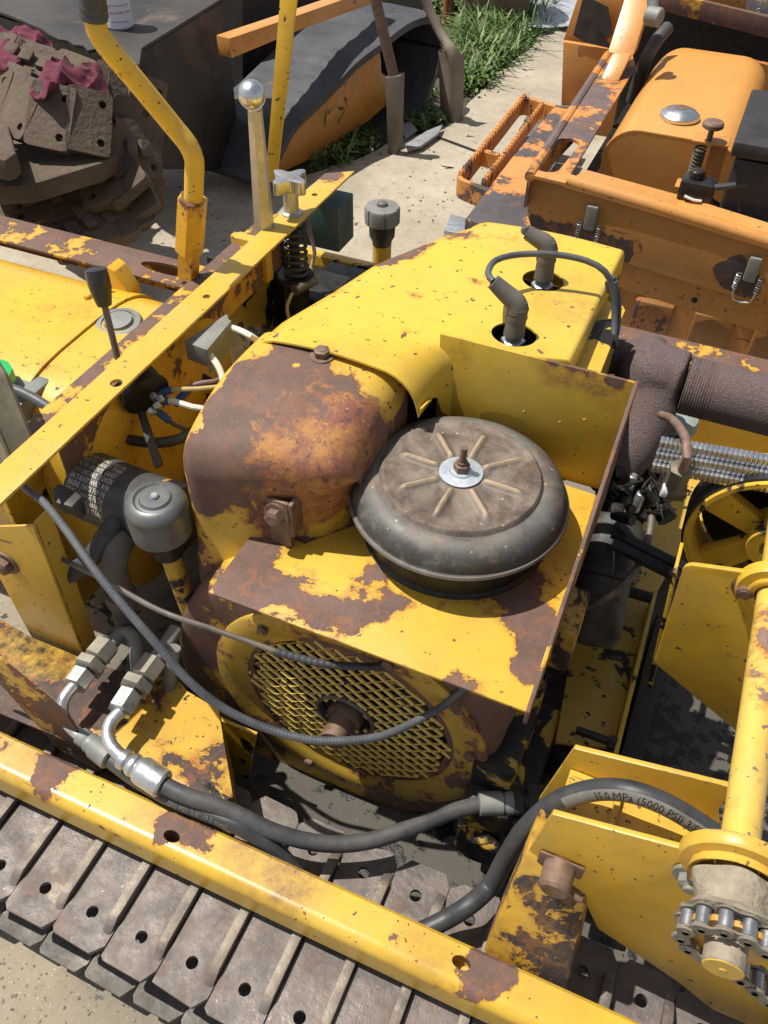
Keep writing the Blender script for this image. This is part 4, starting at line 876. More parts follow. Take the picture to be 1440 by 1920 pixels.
u_=V((0,0,1)); v_=ax.cross(u_).normalized(); u_=v_.cross(ax).normalized()
for ln_ in range(9):
    txt=['INSTRUCTIONS: APPLY OIL','FILM TO GASKET. TURN','FILTER ON UNTIL GASKET','TOUCHES BASE. TIGHTEN','3/4 TURN BY HAND. RUN','ENGINE. CHECK FOR OIL','LEAKS. CHANGE FILTER','EVERY OIL CHANGE','CAUTION KEEP CLEAN','HAND TIGHTEN ONLY','DO NOT REUSE'][ln_]
    tm=textmesh(txt,.0105,res=1); wx=max(v.co.x for v in tm.verts); 
    for v in tm.verts:
        a=R(20)-ln_*R(11.5)+v.co.y/.0468; x_=.012+v.co.x*(.062/wx)
        v.co=f0+ax*x_+(u_*math.cos(a+R(-8))-v_*math.sin(a+R(-8)))*.0469
    bq=B(); bq.add(tm); part('printed_line',bq,M['white'],of)
b=B(); b.tube([Zp(300,915,.66),Zp(245,950,.69),Zp(205,995,.69),Zp(172,1045,.66),Zp(138,1072,.64),Zp(98,1086,.62),Zp(60,1090,.6)],.0125,18); part('rubber_hose',b,M['rubber'],None,'thick black hose passing behind the throttle cable')
b=B(); o=[Zp(98,915,.73),Zp(112,905,.73),Zp(150,925,.73),Zp(158,942,.73),Zp(150,955,.73),Zp(100,940,.73)]; b.prism(roundpoly(o,.008,4),(0,0,-.018),.003); part('rubber_lug',b,M['darksteel'],None,'black lug under the crossbar')
# steering/throttle cable and thin rod
tc=[Zp(15,885,.79),Zp(52,918,.793),Zp(85,945,.79),Zp(125,995,.78),Zp(175,1065,.77),Zp(235,1140,.75),Zp(300,1215,.72),Zp(352,1275,.69),Zp(415,1325,.665),Zp(490,1362,.645),Zp(570,1385,.635),Zp(640,1389,.63),Zp(715,1380,.625),Zp(780,1352,.62),Zp(836,1320,.63),Zp(872,1290,.66),Zp(900,1262,.68)]
b=B(); b.tube(tc,.0047,12,step=.0010,prof=lambda L,i:1.022 if (i//2)%2 else .985); part('throttle_cable',b,M['cable'],None,'long ribbed grey cable sweeping past the fan screen',ang=25)
b=B(); b.tube([Zp(30,1003,.66),Zp(90,1035,.67),Zp(190,1085,.685),Zp(300,1145,.70),Zp(400,1180,.69),Zp(520,1222,.675)],.0034,10); rd=part('control_rod',b,M['rod'],None,'thin rusty rod ending in a black sleeve above the fan screen')
b=B(); b.tube([Zp(515,1221,.676),Zp(600,1243,.665),Zp(680,1250,.66),Zp(760,1248,.66),Zp(850,1268,.67)],.0048,10,step=.0018,prof=lambda L,i:1.06 if (i//2)%2 else .96); part('rubber_sleeve',b,M['cleanrubber'],rd)
# wires and gauge under the crossbar
g0=Zp(278,745,.765); b=B(); ax=V((.75,-.35,-.25)).normalized(); b.lathe([(.0,-.03),(.030,-.03),(.032,0),(.034,.002),(.034,.006),(.028,.007),(.0,.006)],g0-ax*.01,ax,40); ga=part('gauge',b,M['grease'],None,'round gauge back with wire terminals under the crossbar')
for i,(pts,m_) in enumerate((([(305,735,.76),(330,730,.765),(370,729,.77),(420,724,.77)],'tan'),([(300,752,.75),(325,752,.755),(360,763,.755),(410,770,.75)],'white'),([(335,750,.74),(360,722,.76),(400,715,.76),(450,700,.74)],'mauve'),([(300,775,.73),(325,795,.72),(350,806,.70),(380,820,.68)],'rubber'))):
    b=B(); b.tube([Zp(*p) for p in pts],.0032 if m_!='white' else .0042,10); wr=part('wire',b,M[m_],ga)
    p0=Zp(*pts[0]); p1=Zp(*pts[1]); b=B(); b.tube([p0+(p0-p1)*.3,p0+(p1-p0)*.7],.0055,12,False); part('crimp_terminal',b,M['blue'],wr)
for q_ in ((285,740,.77),(292,758,.765),(282,768,.76),(298,745,.768)):
    b=B(); p=Zp(*q_); b.hexa(p,p+ax*.008,.009); part('terminal_stud',b,M['steel'],ga)
b=B(); b.tube([Zp(210,812,.70),Zp(250,826,.70),Zp(300,830,.70),Zp(340,822,.70),Zp(365,806,.69)],.0075,14); part('rubber_hose',b,M['rubber'],None,'black hose low under the crossbar')
b=B(); b.prism([Zp(255,770,.74),Zp(266,768,.74),Zp(302,872,.70),Zp(290,880,.70)],(0,.006,-.004),.001); part('strap_link',b,M['darksteel'],None)
# solenoid bracket + white leads
b=B(); b.prism([Zp(345,640,.80),Zp(385,655,.80),Zp(430,600,.80),Zp(425,588,.80)],(0,0,-.03),.001); b.prism([Zp(385,655,.80),Zp(430,600,.80),Zp(430,600,.80)-V((0,0,.04)),Zp(385,655,.80)-V((0,0,.04))],(.003,0,0)); sb=part('switch_bracket',b,M['greypaint'],None,'grey bracket with two white leads under the crossbar')
for pts in ([(424,612,.79),(445,618,.79),(470,630,.79),(490,645,.77)],[(394,645,.785),(390,660,.785),(405,680,.78),(415,700,.77),(420,722,.76)]):
    b=B(); b.tube([Zp(*p) for p in pts],.0048,12); wr=part('wire',b,M['white'],sb); p0=Zp(*pts[0]);p1=Zp(*pts[1]); b=B(); b.tube([p0+(p0-p1)*.5,p0+(p1-p0)*.4],.0075,12,False); part('crimp_terminal',b,M['greypaint'],wr)
# plates deep under the crossbar
b=B(); b.box((-.76,.52,.40),(-.752,1.28,.74),.002); b.prism([V((-.75,.86,.40)),V((-.56,.86,.40)),V((-.60,.86,.66)),V((-.75,.86,.72))],(0,.005,0)); part('inner_panel',b,M['yel_dark'],None,'grimy yellow panel deep under the crossbar')
b=B(); b.box((-.62,.66,.34),(-.50,1.20,.56),.02); b.box((-.66,1.16,.56),(-.52,1.3,.66),.01); b.cyl((-.64,.98,.66),(-.55,.98,.66),.03,24,.003); b.box((-.9,1.24,.50),(-.38,1.30,.64),.004)
part('hydraulic_pump',b,M['grease'],None,'black oily pump deep under the crossbar')
b=B(); b.box((-.88,1.302,.50),(-.30,1.325,.66),.003); part('rear_rail',b,M['yel_dark'],None)
# filler cap (silver) behind the hood
q=Zp(717,388,.70); b=B()
def notch(r,h,a):
    if r>.028 and (a/(math.pi/3))%1<.07: r-=.003
    return r,h
b.lathe([(0,.004),(.010,.004),(.028,.002),(.033,.001),(.0355,-.003),(.0355,-.030),(.032,-.032),(.0,-.032)],q,(0,0,1),120,notch)
fc=part('oil_filler',b,M['greypaint'],None,'grey ribbed filler cap on a black neck behind the hood')
b=B(); b.lathe([(0,.012),(.004,.0115),(.0095,.009),(.0115,.004)],q,(0,0,1),24); part('centre_rivet',b,M['rod'],fc)
b=B(); b.lathe([(.027,-.031),(.026,-.06),(.020,-.072),(.018,-.10),(.018,-.12)],q,(0,0,1),32); part('neck',b,M['grease'],fc)
b=B(); b.lathe([(.0195,-.074),(.019,-.25)],q,(0,0,1),32); part('filler_tube',b,paint('tube_paint2',T=.55,prim=(.02,.018,.016),rustvar=.05),fc)
# cross handle knob with spring under the bar
q=Zp(547,400,XZ); b=B(); b.cyl(q+V((0,0,.001)),q+V((0,0,.045)),.0125,32,.001); b.lathe([(.0175,0),(.0175,.003),(.014,.004),(.0125,.005)],q,(0,0,1),32)
kn=part('cross_handle',b,M['steel'],None,'silver four lobed hand knob on top of the crossbar')
o=[]
for k in range(72):
    a=6.2832*k/72; r=.0245+.0088*math.cos(4*a)+.001*math.cos(8*a); o.append(q+V((r*math.cos(a+1.25),r*math.sin(a+1.25),.041)))
b=B(); b.prism(o,(0,0,.022),.0022); part('knob_head',b,M['bright'],kn)
b=B(); b.cyl(q-V((0,0,.10)),q,.009,16); sp_=[q+V((.020*math.cos(t*.35),.020*math.sin(t*.35),-.02-.00125*t*.55)) for t in range(130)]; b.tube(sp_,.0034,8,False); part('spring',b,M['darksteel'],kn)
b=B(); b.lathe([(.010,-.108),(.031,-.110),(.033,-.116),(.030,-.120),(.022,-.124),(.022,-.22),(0,-.22)],q,(0,0,1),32); part('spring_seat',b,M['grease'],kn)
b=B(); b.tube([Zp(575,400,.80),Zp(582,440,.76),Zp(590,475,.73),Zp(580,510,.70),Zp(575,535,.68)],.0035,8); part('wire',b,M['mauve'],None); 
b=B(); b.tube([Zp(592,475,.73),Zp(583,500,.71),Zp(592,530,.69)],.0025,8); part('wire',b,M['tan'],None)
b=B(); b.tube([Zp(552,545,.70),Zp(590,525,.70)],.009,16,False); b2=part('wire_connector',b,M['brass'],None)
b=B(); b.tube([Zp(548,550,.70),Zp(538,575,.69),Zp(542,600,.67)],.003,8); part('wire',b,M['tan'],b2)
# teal box under the far end of the bar
b=B(); c0=Zp(606,455,.70); b.box((-.05,-.03,0),(.035,.035,.085),.003,Matrix.Translation(c0+V((.012,0,.005)))); part('switch_box',b,plain('teal_box',(.035,.09,.085),.5,.1,.4,25,.4,(.14,.12,.10)),None,'small teal box hanging below the far end of the crossbar')
# ---------------------------------------------------------------- bent yellow lever, ball lever, upright post, left corner bits
b=B(); ly=.955
pts=[Yp(x,y,ly+dy) for x,y,dy in ((363,480,0),(363,300,0),(352,272,0),(195,85,-.06),(180,55,-.07),(178,20,-.07),(172,-60,-.08))]
p=[Yp(362,400,ly),Yp(364,330,ly),Yp(364,300,ly),Yp(353,272,ly-.003),Yp(330,243,ly-.006),Yp(262,160,ly-.03),Yp(205,92,ly-.05),Yp(184,60,ly-.055),Yp(177,30,ly-.055),Yp(174,0,ly-.055),Yp(171,-60,ly-.055)]
b.tube(p,.0135,20,step=.008); M['levery']=paint('lever_paint',col=(.74,.45,.03),T=.70,scale=14,specks=.68,dirt=.25,prim=(.05,.045,.04))
lv=part('bent_lever',b,M['levery'],None,'tall bent yellow lever with a black grip, left of the crossbar')
b=B(); b.tube([Yp(177,36,ly-.055),Yp(174,0,ly-.055),Yp(171,-60,ly-.055)],.0162,18,step=.002,prof=lambda L,i:1.06 if L<.02 and (i//2)%2 else 1); part('grip',b,M['cleanrubber'],lv)
b=B(); t=Yp(361,372,ly); bt=Yp(355,470,ly); b.tube([bt,t],.0215,6,False); b.tube([Yp(353,520,ly),bt],.0165,4,False); part('lever_socket',b,paint('socket_paint',col=(.66,.36,.02),T=.6,scale=18,dirt=.6),lv)
bq=Zp(497,445,.80); yb=bq.y; tp=Yp(478,205,yb); bl=Yp(472,178,yb)
b=B(); o=[];
b.tube([bq,tp],lambda t:.017-.006*t,6,False); bal=part('ball_lever',b,plain('brushed_lever',(.50,.48,.42),.38,.75,.15,60,.2),None,'tapered steel lever topped by a shiny ball knob')
b=B(); b.lathe([(.0205*math.sin(math.pi*k/16),-.0205*math.cos(math.pi*k/16)) for k in range(17)],bl,(0,0,1),36); b.cyl(tp,bl,.011,24); part('ball_knob',b,M['bright'],bal)
b=B(); b.box((-.03,-.02,-.06),(.03,.0,.01),.002,Matrix.Translation(Zp(478,452,.79))); part('lever_bracket',b,M['yel'],bal)
yp_=1.36; pts=[Yp(x,y,yp_) for x,y in ((524,-40),(560,-40),(513,340),(478,340))]; pts=[Yp(x,y,yp_) for x,y in ((527,-30),(560,-30),(518,342),(497,342))]
b=B(); b.prism(pts,(0,.004,0),.001); b.prism([pts[0]+V((0,.0045,0)),pts[3]+V((0,.0045,0)),pts[3]+V((0,.03,0)),pts[0]+V((0,.03,0))],(.004,0,0)); part('upright_post',b,M['levery'],None,'tall yellow angle post behind the ball lever')
b=B(); b.prism(PZ(.80,(-60,655),(15,676),(24,690),(8,728),(-60,740)),(0,0,-.02),.003); part('battery_cover',b,plain('green_cover',(.02,.42,.10),.35,0,.1),None,'bright green cover at the left edge')
b=B(); b.box((-.10,-.02,-.14),(.028,.055,0),.004,Matrix.Translation(Zp(24,735,.775))); part('battery_box',b,M['greypaint'],None,'grey box under the green cover')
b=B(); b.prism([Zp(-30,640,.88),Zp(8,700,.86),Zp(60,828,.80),Zp(18,860,.80),Zp(-40,730,.86)],(0,.005,-.004),.001); b.prism([Zp(-40,730,.86),Zp(18,868,.80),Zp(8,872,.78),Zp(-40,760,.84)],(.0,.004,0)); part('slotted_arm',b,plain('olive_steel_arm',(.17,.15,.10),.45,.4,.3,30,.4),None,'olive steel arm at the left end of the crossbar')
b=B(); b.tube([Zp(-20,722,.79),Zp(20,728,.79),Zp(60,745,.785),Zp(110,775,.775),Zp(160,800,.76)],.0068,12); part('battery_cable',b,M['cable'],None,'grey cable running under the flat bar')
# ================================================================ ground: soil sheet with the concrete slab on it
s=NT('dark_soil'); P=s.n('ShaderNodeNewGeometry').outputs['Position']
c=s.mix(s.mr(s.noise(P,9,8,.7,.3),.38,.65),(.055,.042,.03),(.14,.11,.08)); M['soil']=s.done(c,.95,0,s.bump(s.noise(P,40,7,.7),.02,.8))
b=B(); b.box((-40,-8,G-.4),(30,60,G-.03)); obj('soil_ground',b,M['soil'],kind='structure')
edge=[(-700,300),(380,318),(560,338),(610,322),(640,310),(665,300),(700,283),(740,262),(780,252),(815,243),(850,222),(880,190),(905,165),(940,135),(965,118),(990,90),(1010,60),(1035,28),(1055,0),(1085,-60),(1110,-140)]
E_=[Zp(x,y,G) for x,y in edge]; E_=[p+V((random.uniform(-.02,.02),random.uniform(-.02,.02),0)) if 1<i<20 else p for i,p in enumerate(E_)]
poly=[V((p.x,p.y,G-.09)) for p in E_]+[V((6,E_[-1].y,G-.09)),V((6,-4,G-.09)),V((-9,-4,G-.09)),V((-9,E_[0].y,G-.09))]
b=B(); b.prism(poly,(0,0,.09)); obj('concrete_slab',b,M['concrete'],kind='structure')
b=B(); b.prism(PZ(G+.0015,(813,256),(818,254),(900,284),(896,287)),(0,0,.0005)); obj('concrete_joint',b,M['grease'],kind='structure')
def Pp(px,py,p0,n): d=ray(px,py); return CAM+d*((V(p0)-CAM).dot(V(n))/d.dot(V(n)))
# ================================================================ second machine (orange, right)
OB=dict(col=ORG,prim=(.060,.048,.048),rust=(.42,.13,.03),halo=.05)
M['org']=paint('orange_paint',T=.68,scale=7,dirt=.25,specks=.70,**OB)
M['org_tank']=paint('orange_tank_paint',T=.9,scale=7,dirt=.10,specks=.76,rough=.36,**{**OB,'col':(.66,.30,.068)})
M['org_worn']=paint('worn_orange_paint',T=.56,scale=6,dirt=.3,specks=.68,**OB)
M['org_panel']=paint('orange_panel_paint',T=.62,scale=5,dirt=.35,specks=.69,blobs=[(lambda p,r,k:(p.x,p.y,p.z,r,k))(Yp(x_,y_,1.70),r_,k_) for x_,y_,r_,k_ in ((1005,425,.04,.3),(1050,428,.035,.2),(1095,440,.05,.3),(1145,455,.05,.3),(1190,462,.045,.3),(1170,490,.03,.2),(1375,515,.05,.3),(1400,530,.04,.2),(1200,400,.12,-.2),(1300,450,.08,-.2))]+[bz(1000,350,.6,.01,0)],**{**OB,'col':(.50,.23,.055)})
om=thing('orange_crawler','orange crawler machine with rounded fuel tank and chrome cap, parked behind on the right','machine',(-.1,2.2,G))
def op(n,b,m,p=None,label=None,ang=35,origin=None): return obj(n,b,m,p or om,label,ang=ang,origin=origin)
FYo=1.70
b=B(); lz=Yp(1062,340,FYo).z
pan=PY(FYo,(990,329),(1062,345),(1560,498),(1560,612),(1000,440),(988,400))
b.prism(pan,(0,.005,0),.001); fp=op('front_panel',b,M['org_panel'],None,'orange front panel with black bare patches and spring latches')
b=B(); b.tube([Yp(1060,338,FYo),Yp(1250,394,FYo),Yp(1560,490,FYo)],.014,12,False); op('rolled_lip',b,M['org'],fp)
b=B(); b.prism(PY(FYo+.02,(985,436),(1560,606),(1560,664),(1000,490),(985,486)),(0,.004,0)); b.box((-.55,FYo+.05,G+.1),(.8,FYo+.06,.50)); op('sill',b,M['org_panel'],None)
for px,py in ((1158,518),(1302,563)): b=B(); q=Yp(px,py,FYo+.0195); b.cyl(q+V((0,.0005,0)),q-V((0,.0006,0)),.0065,16); op('sill_hole',b,M['grease'],None)
b=B(); b.prism(PY(FYo+.06,(1140,560),(1560,690),(1560,760),(1140,640)),(0,.01,0)); b.box((-.60,FYo+.06,G),(.8,FYo+.10,G+.14),.01)
for k in range(6):
    x=-.25+k*.13; b.box((x,FYo+.03,G+.10),(x+.085,FYo+.058,.47),.006)
op('lower_frame',b,paint('shaded_grimy_orange',T=.6,scale=8,dirt=.7,**{**OB,'col':(.28,.12,.03)}),None)  # orange darkened to paint in the shade down here, with grime over it
# latches
for (px,py) in ((1110,402),(1413,498)):
    q=Yp(px,py,FYo-.004); lt=B(); lt.box((-.012,-.014,-.03),(.012,0,.022),.004,Matrix.Translation(q)); L_=op('spring_latch',lt,M['greypaint'],None,'zinc spring latch on the '+('left' if px<1200 else 'right')+' of the orange panel')
    for s_ in (-1,1):
        b=B(); c0=q+V((s_*.021,-.008,-.018)); b.tube([c0+V((.0045*math.cos(t),.0045*math.sin(t),-.0009*t)) for t in [i*.5 for i in range(75)]],.0013,6,False); op('spring',b,M['steel'],L_)
    b=B(); b.tube([q+V((-.021,-.008,-.05)),q+V((-.016,-.010,-.075)),q+V((.016,-.010,-.075)),q+V((.021,-.008,-.05))],.0022,8); op('latch_wire',b,M['steel'],L_)
# channel arm with slot on the left side
za=lz+.008
arm=PZ(za,(1138,99),(1186,104),(1192,125),(1060,343),(990,327))
sl=[]
c_a,c_b=Zp(1064,268,za),Zp(1027,313,za); d=(c_b-c_a).normalized(); n_=V((-d.y,d.x,0)); r_=.026
for k in range(9): a=math.pi*k/8; sl.append(c_b+d*(r_*math.sin(a))+n_*(r_*math.cos(a)))
for k in range(9): a=math.pi*k/8; sl.append(c_a-d*(r_*math.sin(a))-n_*(r_*math.cos(a)))
b=B(); b.prism(arm,(0,0,-.006),holes=[sl]); e=[Zp(990,327,za),Zp(1138,99,za)]
b.prism([e[0]-V((0,0,.006)),e[1]-V((0,0,.006)),e[1]-V((0,0,.07)),e[0]-V((0,0,.07))],(.006,0,0)); 
b.tube([e[0]+V((.004,0,-.004)),e[1]+V((.004,0,-.004))],.011,10,False)
M['armp']=paint('arm_paint',T=.50,scale=6,dirt=.3,rustvar=.25,**{**OB,'prim':(.10,.075,.072)})
op('slotted_arm',b,M['armp'],None,'orange arm with a long slot and bare dark patches')
b=B(); p0=Zp(1146,146,za); b.prism([p0+V((-.022,-.02,0)),p0+V((.022,-.02,0)),p0+V((.022,.02,0)),p0+V((-.022,.02,0))],Yp(1170,95,p0.y+.06)-p0,.004)
p1=Yp(1166,98,p0.y+.06); p2=Yp(1200,-10,p0.y+.18); b.prism([p1+V((-.033,-.02,0)),p1+V((.033,-.02,0)),p1+V((.033,.03,0)),p1+V((-.033,.03,0))],p2-p1,.006); op('square_post',b,M['org'],None)
# outer fender and sloping side
b=B(); zf=.56
b.prism(PZ(zf,(1042,196),(1120,205),(1000,330),(1000,455),(872,410),(876,405),(958,297)),(0,0,-.03),.004)
M['fend']=paint('fender_paint',T=.49,scale=4,dirt=.3,rustvar=.1,**{**OB,'prim':(.055,.052,.058)})
fe=op('side_fender',b,M['fend'],None,'low orange fender with a big blue black bare patch')
b=B(); q=Zp(905,422,zf-.002); b.cyl(Zp(905,431,.555)-V((0,.02,0)),Zp(905,431,.555)-V((0,.026,0)),.008,16); op('bolt',b,M['grease'],fe)
b=B(); b.prism(PZ(.50,(845,400),(880,410),(870,440),(832,432)),(0,0,-.02),.003); op('corner_plate',b,M['steel'],None)
# serrated step
zs=.52
st=B(); 
def serr(a,c):
    a=Zp(*a,zs);c=Zp(*c,zs); n=26; d=(c-a)/n; ax=d.normalized(); w_=V((-ax.y,ax.x,0))*.0045; ps=[a-V((0,0,.03))]
    for k in range(n): ps+= [a+d*k, a+d*(k+.25)+V((0,0,.011)), a+d*(k+.6)+V((0,0,.011)), a+d*(k+.85)]
    ps+=[c,c-V((0,0,.03))]; st.prism([p-w_ for p in ps],w_*2)
serr((862,330),(985,180)); serr((905,345),(1018,195))
ring_o=roundpoly(PZ(zs,(852,333),(978,176),(1062,202),(945,372)),.03,5); ring_i=roundpoly(PZ(zs,(862,332),(981,182),(1050,204),(938,360)),.025,5)
st.prism([p-V((0,0,.05)) for p in ring_o],(0,0,.05),holes=[[p-V((0,0,.05)) for p in ring_i]])
st.prism(PZ(zs-.004,(893,282),(933,292),(938,287),(899,276)),(0,0,-.04)); op('serrated_step',st,M['org_worn'],None,'orange foot step with serrated bars')
for i in range(12):
    t=i/11; q=Zp(925+90*t,392-170*t,.40); b=B(); b.box((-.05,-.035,-.01),(.11,.035,0),.003,Matrix.Translation(q)); op('track_shoe',b,M['shoe'],None)
# upright box panel behind the step
b=B(); p0=Zp(1052,196,.56); n=V((0,-1,0)); b.prism([Yp(x,y,p0.y) for x,y in ((1056,78),(1150,93),(1120,205),(1052,198))],(0,.02,0),.003); b.prism([Yp(x,y,p0.y+.03) for x,y in ((1056,76),(1085,-10),(1230,-10),(1150,92))],(0,.02,0),.003); op('side_box',b,M['org'],None)
b=B(); b.prism([Yp(x,y,p0.y-.005) for x,y in ((1095,-10),(1140,12),(1146,40),(1150,62),(1137,75),(1152,92),(1100,80),(1075,66))],(0,-.003,0)); op('bare_patch_plate',b,M['darksteel'],None)
# fuel tank
tz=.72
def tsec(y,x0,x1,z1,r=.075):
    o=[V((x0,y,.45))]
    for k in range(9): a=math.pi/2*k/8; o.append(V((x0+r*(1-math.cos(a)),y,z1-r*(1-math.sin(a)))))
    for k in range(9): a=math.pi/2*(1-k/8); o.append(V((x1-r*(1-math.cos(a)),y,z1-r*(1-math.sin(a)))))
    o.append(V((x1,y,.45))); return o
yn=Zp(1165,240,tz).y; x0=Zp(1128,290,tz-.06).x; x1=Zp(1386,330,tz-.05).x
yf=Zp(1245,72,tz).y
b=B(); b.grid([tsec(yn,x0,x1,tz),tsec(yf-.10,x0-.0,x1,tz),tsec(yf-.04,x0+.003,x1-.003,tz-.004),tsec(yf-.012,x0+.012,x1-.012,tz-.014),tsec(yf,x0+.03,x1-.03,tz-.035)],closed=True,cap=True)
b.tube(tsec(yn+.002,x0-.0005,x1+.0005,tz+.0005)[1:-1],.0025,6,False)
ot=op('fuel_tank',b,M['org_tank'],None,'smooth orange fuel tank with a chrome filler cap')
q=Zp(1273,222,tz); b=B(); b.lathe([(.0,.026),(.018,.0245),(.034,.019),(.045,.010),(.046,.005),(.044,.0),(.038,-.004)],q,(0,0,1),48); cp=op('filler_cap',b,M['bright'],ot)
b=B(); b.lathe([(0,.0268),(.012,.0262),(.0165,.0252)],q,(0,0,1),24); op('rust_spot',b,M['bolt'],cp)
# spring bolt and its bracket
q=Zp(1338,232,.79); b=B(); b.lathe([(0,.006),(.019,.005),(.022,.001),(.022,-.006),(.018,-.009),(.006,-.010),(.006,-.04)],q,(0,0,1),28); kb=op('spring_bolt',b,M['bolt'],None,'rusty screw knob over a spring at the tank corner')
b=B(); b.tube([q+V((-.012+.011*math.cos(t),.011*math.sin(t),-.05-.0012*t)) for t in [i*.45 for i in range(110)]],.0028,7,False); op('spring',b,M['brass'],kb)
b=B(); q2=q+V((.012,.02,-.035)); b.box((-.045,-.03,-.006),(.03,.02,0),.002,Matrix.Translation(q2)); b.box((-.005,.0,-.10),(.03,.006,-.006),.001,Matrix.Translation(q2)); b.box((-.055,-.035,-.105),(.03,.01,-.10),.002,Matrix.Translation(q2)); op('bolt_bracket',b,M['org'],kb)
q=Zp(1308,352,.70); b=B(); b.box((-.035,-.03,-.03),(.035,.02,.02),.006,Matrix.Translation(q)); b.cyl(q+V((-.008,0,.02)),q+V((-.008,0,.036)),.015,20,.002); sw_=op('switch',b,M['blackpl'],None,'black switch box at the tank corner')
b=B(); b.tube([q+V((-.02,-.032,-.008)),q+V((.0,-.034,-.012)),q+V((.016,-.032,-.012))],.003,8); op('white_clip',b,M['white'],sw_)
b=B(); b.tube([Zp(1340,352,.72),Zp(1390,347,.73),Zp(1500,338,.74)],.007,10); op('cable_tube',b,M['cleanrubber'],sw_)
for k,(m_,dx) in enumerate((('red',0),('rubber',6),('blackpl',-5),('rubber',10))):
    if m_=='red' and 'red' not in M: M['red']=plain('red_plastic',(.42,.02,.015),.4,0,.15)
    b=B(); b.tube([Zp(1330+dx*.3,372,.69),Zp(1340+dx,385,.66),Zp(1345+dx,400,.62),Zp(1350+dx,412,.58)],.003,8); op('wire',b,M[m_],sw_)
# battery + red case
M['bat']=plain('battery_case',(.016,.016,.018),.5,0,.2,30,.25,(.10,.09,.08))
b=B(); qb=Zp(1422,188,.80); b.box((0,-.28,-.30),(.3,.0,0),.012,Matrix.Translation(qb+V((-.01,0,-.02)))); bt_=op('battery',b,M['bat'],None,'black battery with grey lid at the right edge')
b=B(); b.box((-.02,-.30,0),(.32,.015,.03),.008,Matrix.Translation(qb+V((0,0,-.012)))); op('battery_lid',b,M['bat'],bt_)
b=B(); tm=textmesh('Su',.05,.0006); tm.transform(Matrix.Translation(qb+V((.095,-.25,.0185)))@Matrix.Rotation(R(90),4,'Z')); b.add(tm); op('battery_lettering',b,M['white'],bt_)
b=B(); b.box((0,0,-.25),(.06,.10,0),.02,Matrix.Translation(Zp(1405,215,.70)+V((.0,.03,0)))); op('red_case',b,M['red'],None,'red plastic case beside the battery')
# top: dash panel, brown rail, dark void, hose, fitting
yd=Zp(1240,50,.74).y; 
b=B(); pr_=[Yp(x,y,yd+.30) for x,y in ((1250,-60),(1560,-60),(1560,62),(1440,42),(1350,14),(1300,-6))]; b.prism(pr_,(0,.01,0),.002); dp=op('dash_panel',b,M['org'],None,'orange dash panel with a round black decal')
q=Yp(1428,5,yd+.296); b=B(); b.lathe([(.034,0),(.040,-.001),(.041,-.004),(.039,-.006),(.034,-.005)],q,(0,1,0),40); dc=op('decal_rim',b,M['steel'],dp)
b=B(); b.cyl(q+V((0,-.002,0)),q+V((0,-.0045,0)),.0345,36); op('decal',b,M['bat'],dc)
b=B(); qq=q+V((0,-.006,0)); b.box((-.017,-.0006,-.0015+.006),(.012,0,.0015+.006),0,Matrix.Translation(qq)); b.box((-.004,-.0012,-.006),(-.001,-.0007,.02),0,Matrix.Translation(qq)); b.tube([qq+V((-.002+.0045*math.cos(a),0,-.019+.0045*math.sin(a))) for a in [i*.4 for i in range(17)]],.0009,6,False); op('decal_mark',b,M['white'],dc)
b=B(); b.prism([Yp(x,y,yd+.22) for x,y in ((1228,-2),(1300,-2),(1560,60),(1560,110),(1440,72),(1232,18))],(0,.02,0),.002); op('brown_rail',b,M['brownplate'],None)
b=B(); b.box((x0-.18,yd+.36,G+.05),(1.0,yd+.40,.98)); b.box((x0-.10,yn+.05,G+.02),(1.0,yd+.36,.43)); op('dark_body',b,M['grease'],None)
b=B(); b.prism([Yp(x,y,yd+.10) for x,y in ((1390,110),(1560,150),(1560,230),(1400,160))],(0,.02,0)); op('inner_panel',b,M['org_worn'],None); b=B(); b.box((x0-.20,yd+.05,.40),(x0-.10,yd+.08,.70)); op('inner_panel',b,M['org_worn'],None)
b=B(); b.tube([Zp(1252,52,.78),Zp(1232,75,.76),Zp(1212,110,.72),Zp(1197,150,.66),Zp(1185,190,.60)],.017,16); op('radiator_hose',b,M['rubber'],None,'black hose curving down beside the orange tank')
b=B(); b.cyl(Zp(1212,28,.85),Zp(1240,34,.85),.022,20,.004); b.cyl(Zp(1226,30,.85),Zp(1222,-20,.90),.014,16,.002); op('dusty_valve',b,M['greypaint'],None)
b=B(); o=[Yp(x,y,FYo+.012) for x,y in ((1075,325),(1100,314),(1275,370),(1275,400),(1072,340))]; b.prism([Zp(1070,336,lz-.002),Zp(1098,318,lz-.002),Zp(1275,366,lz-.03),Zp(1270,392,lz-.04)],(0,0,-.004)); b.prism([Zp(1275,366,lz-.03),Zp(1270,392,lz-.04),Zp(1560,480,lz-.04),Zp(1560,455,lz-.03)],(0,0,-.004)); op('inner_ledge',b,M['org'],None)
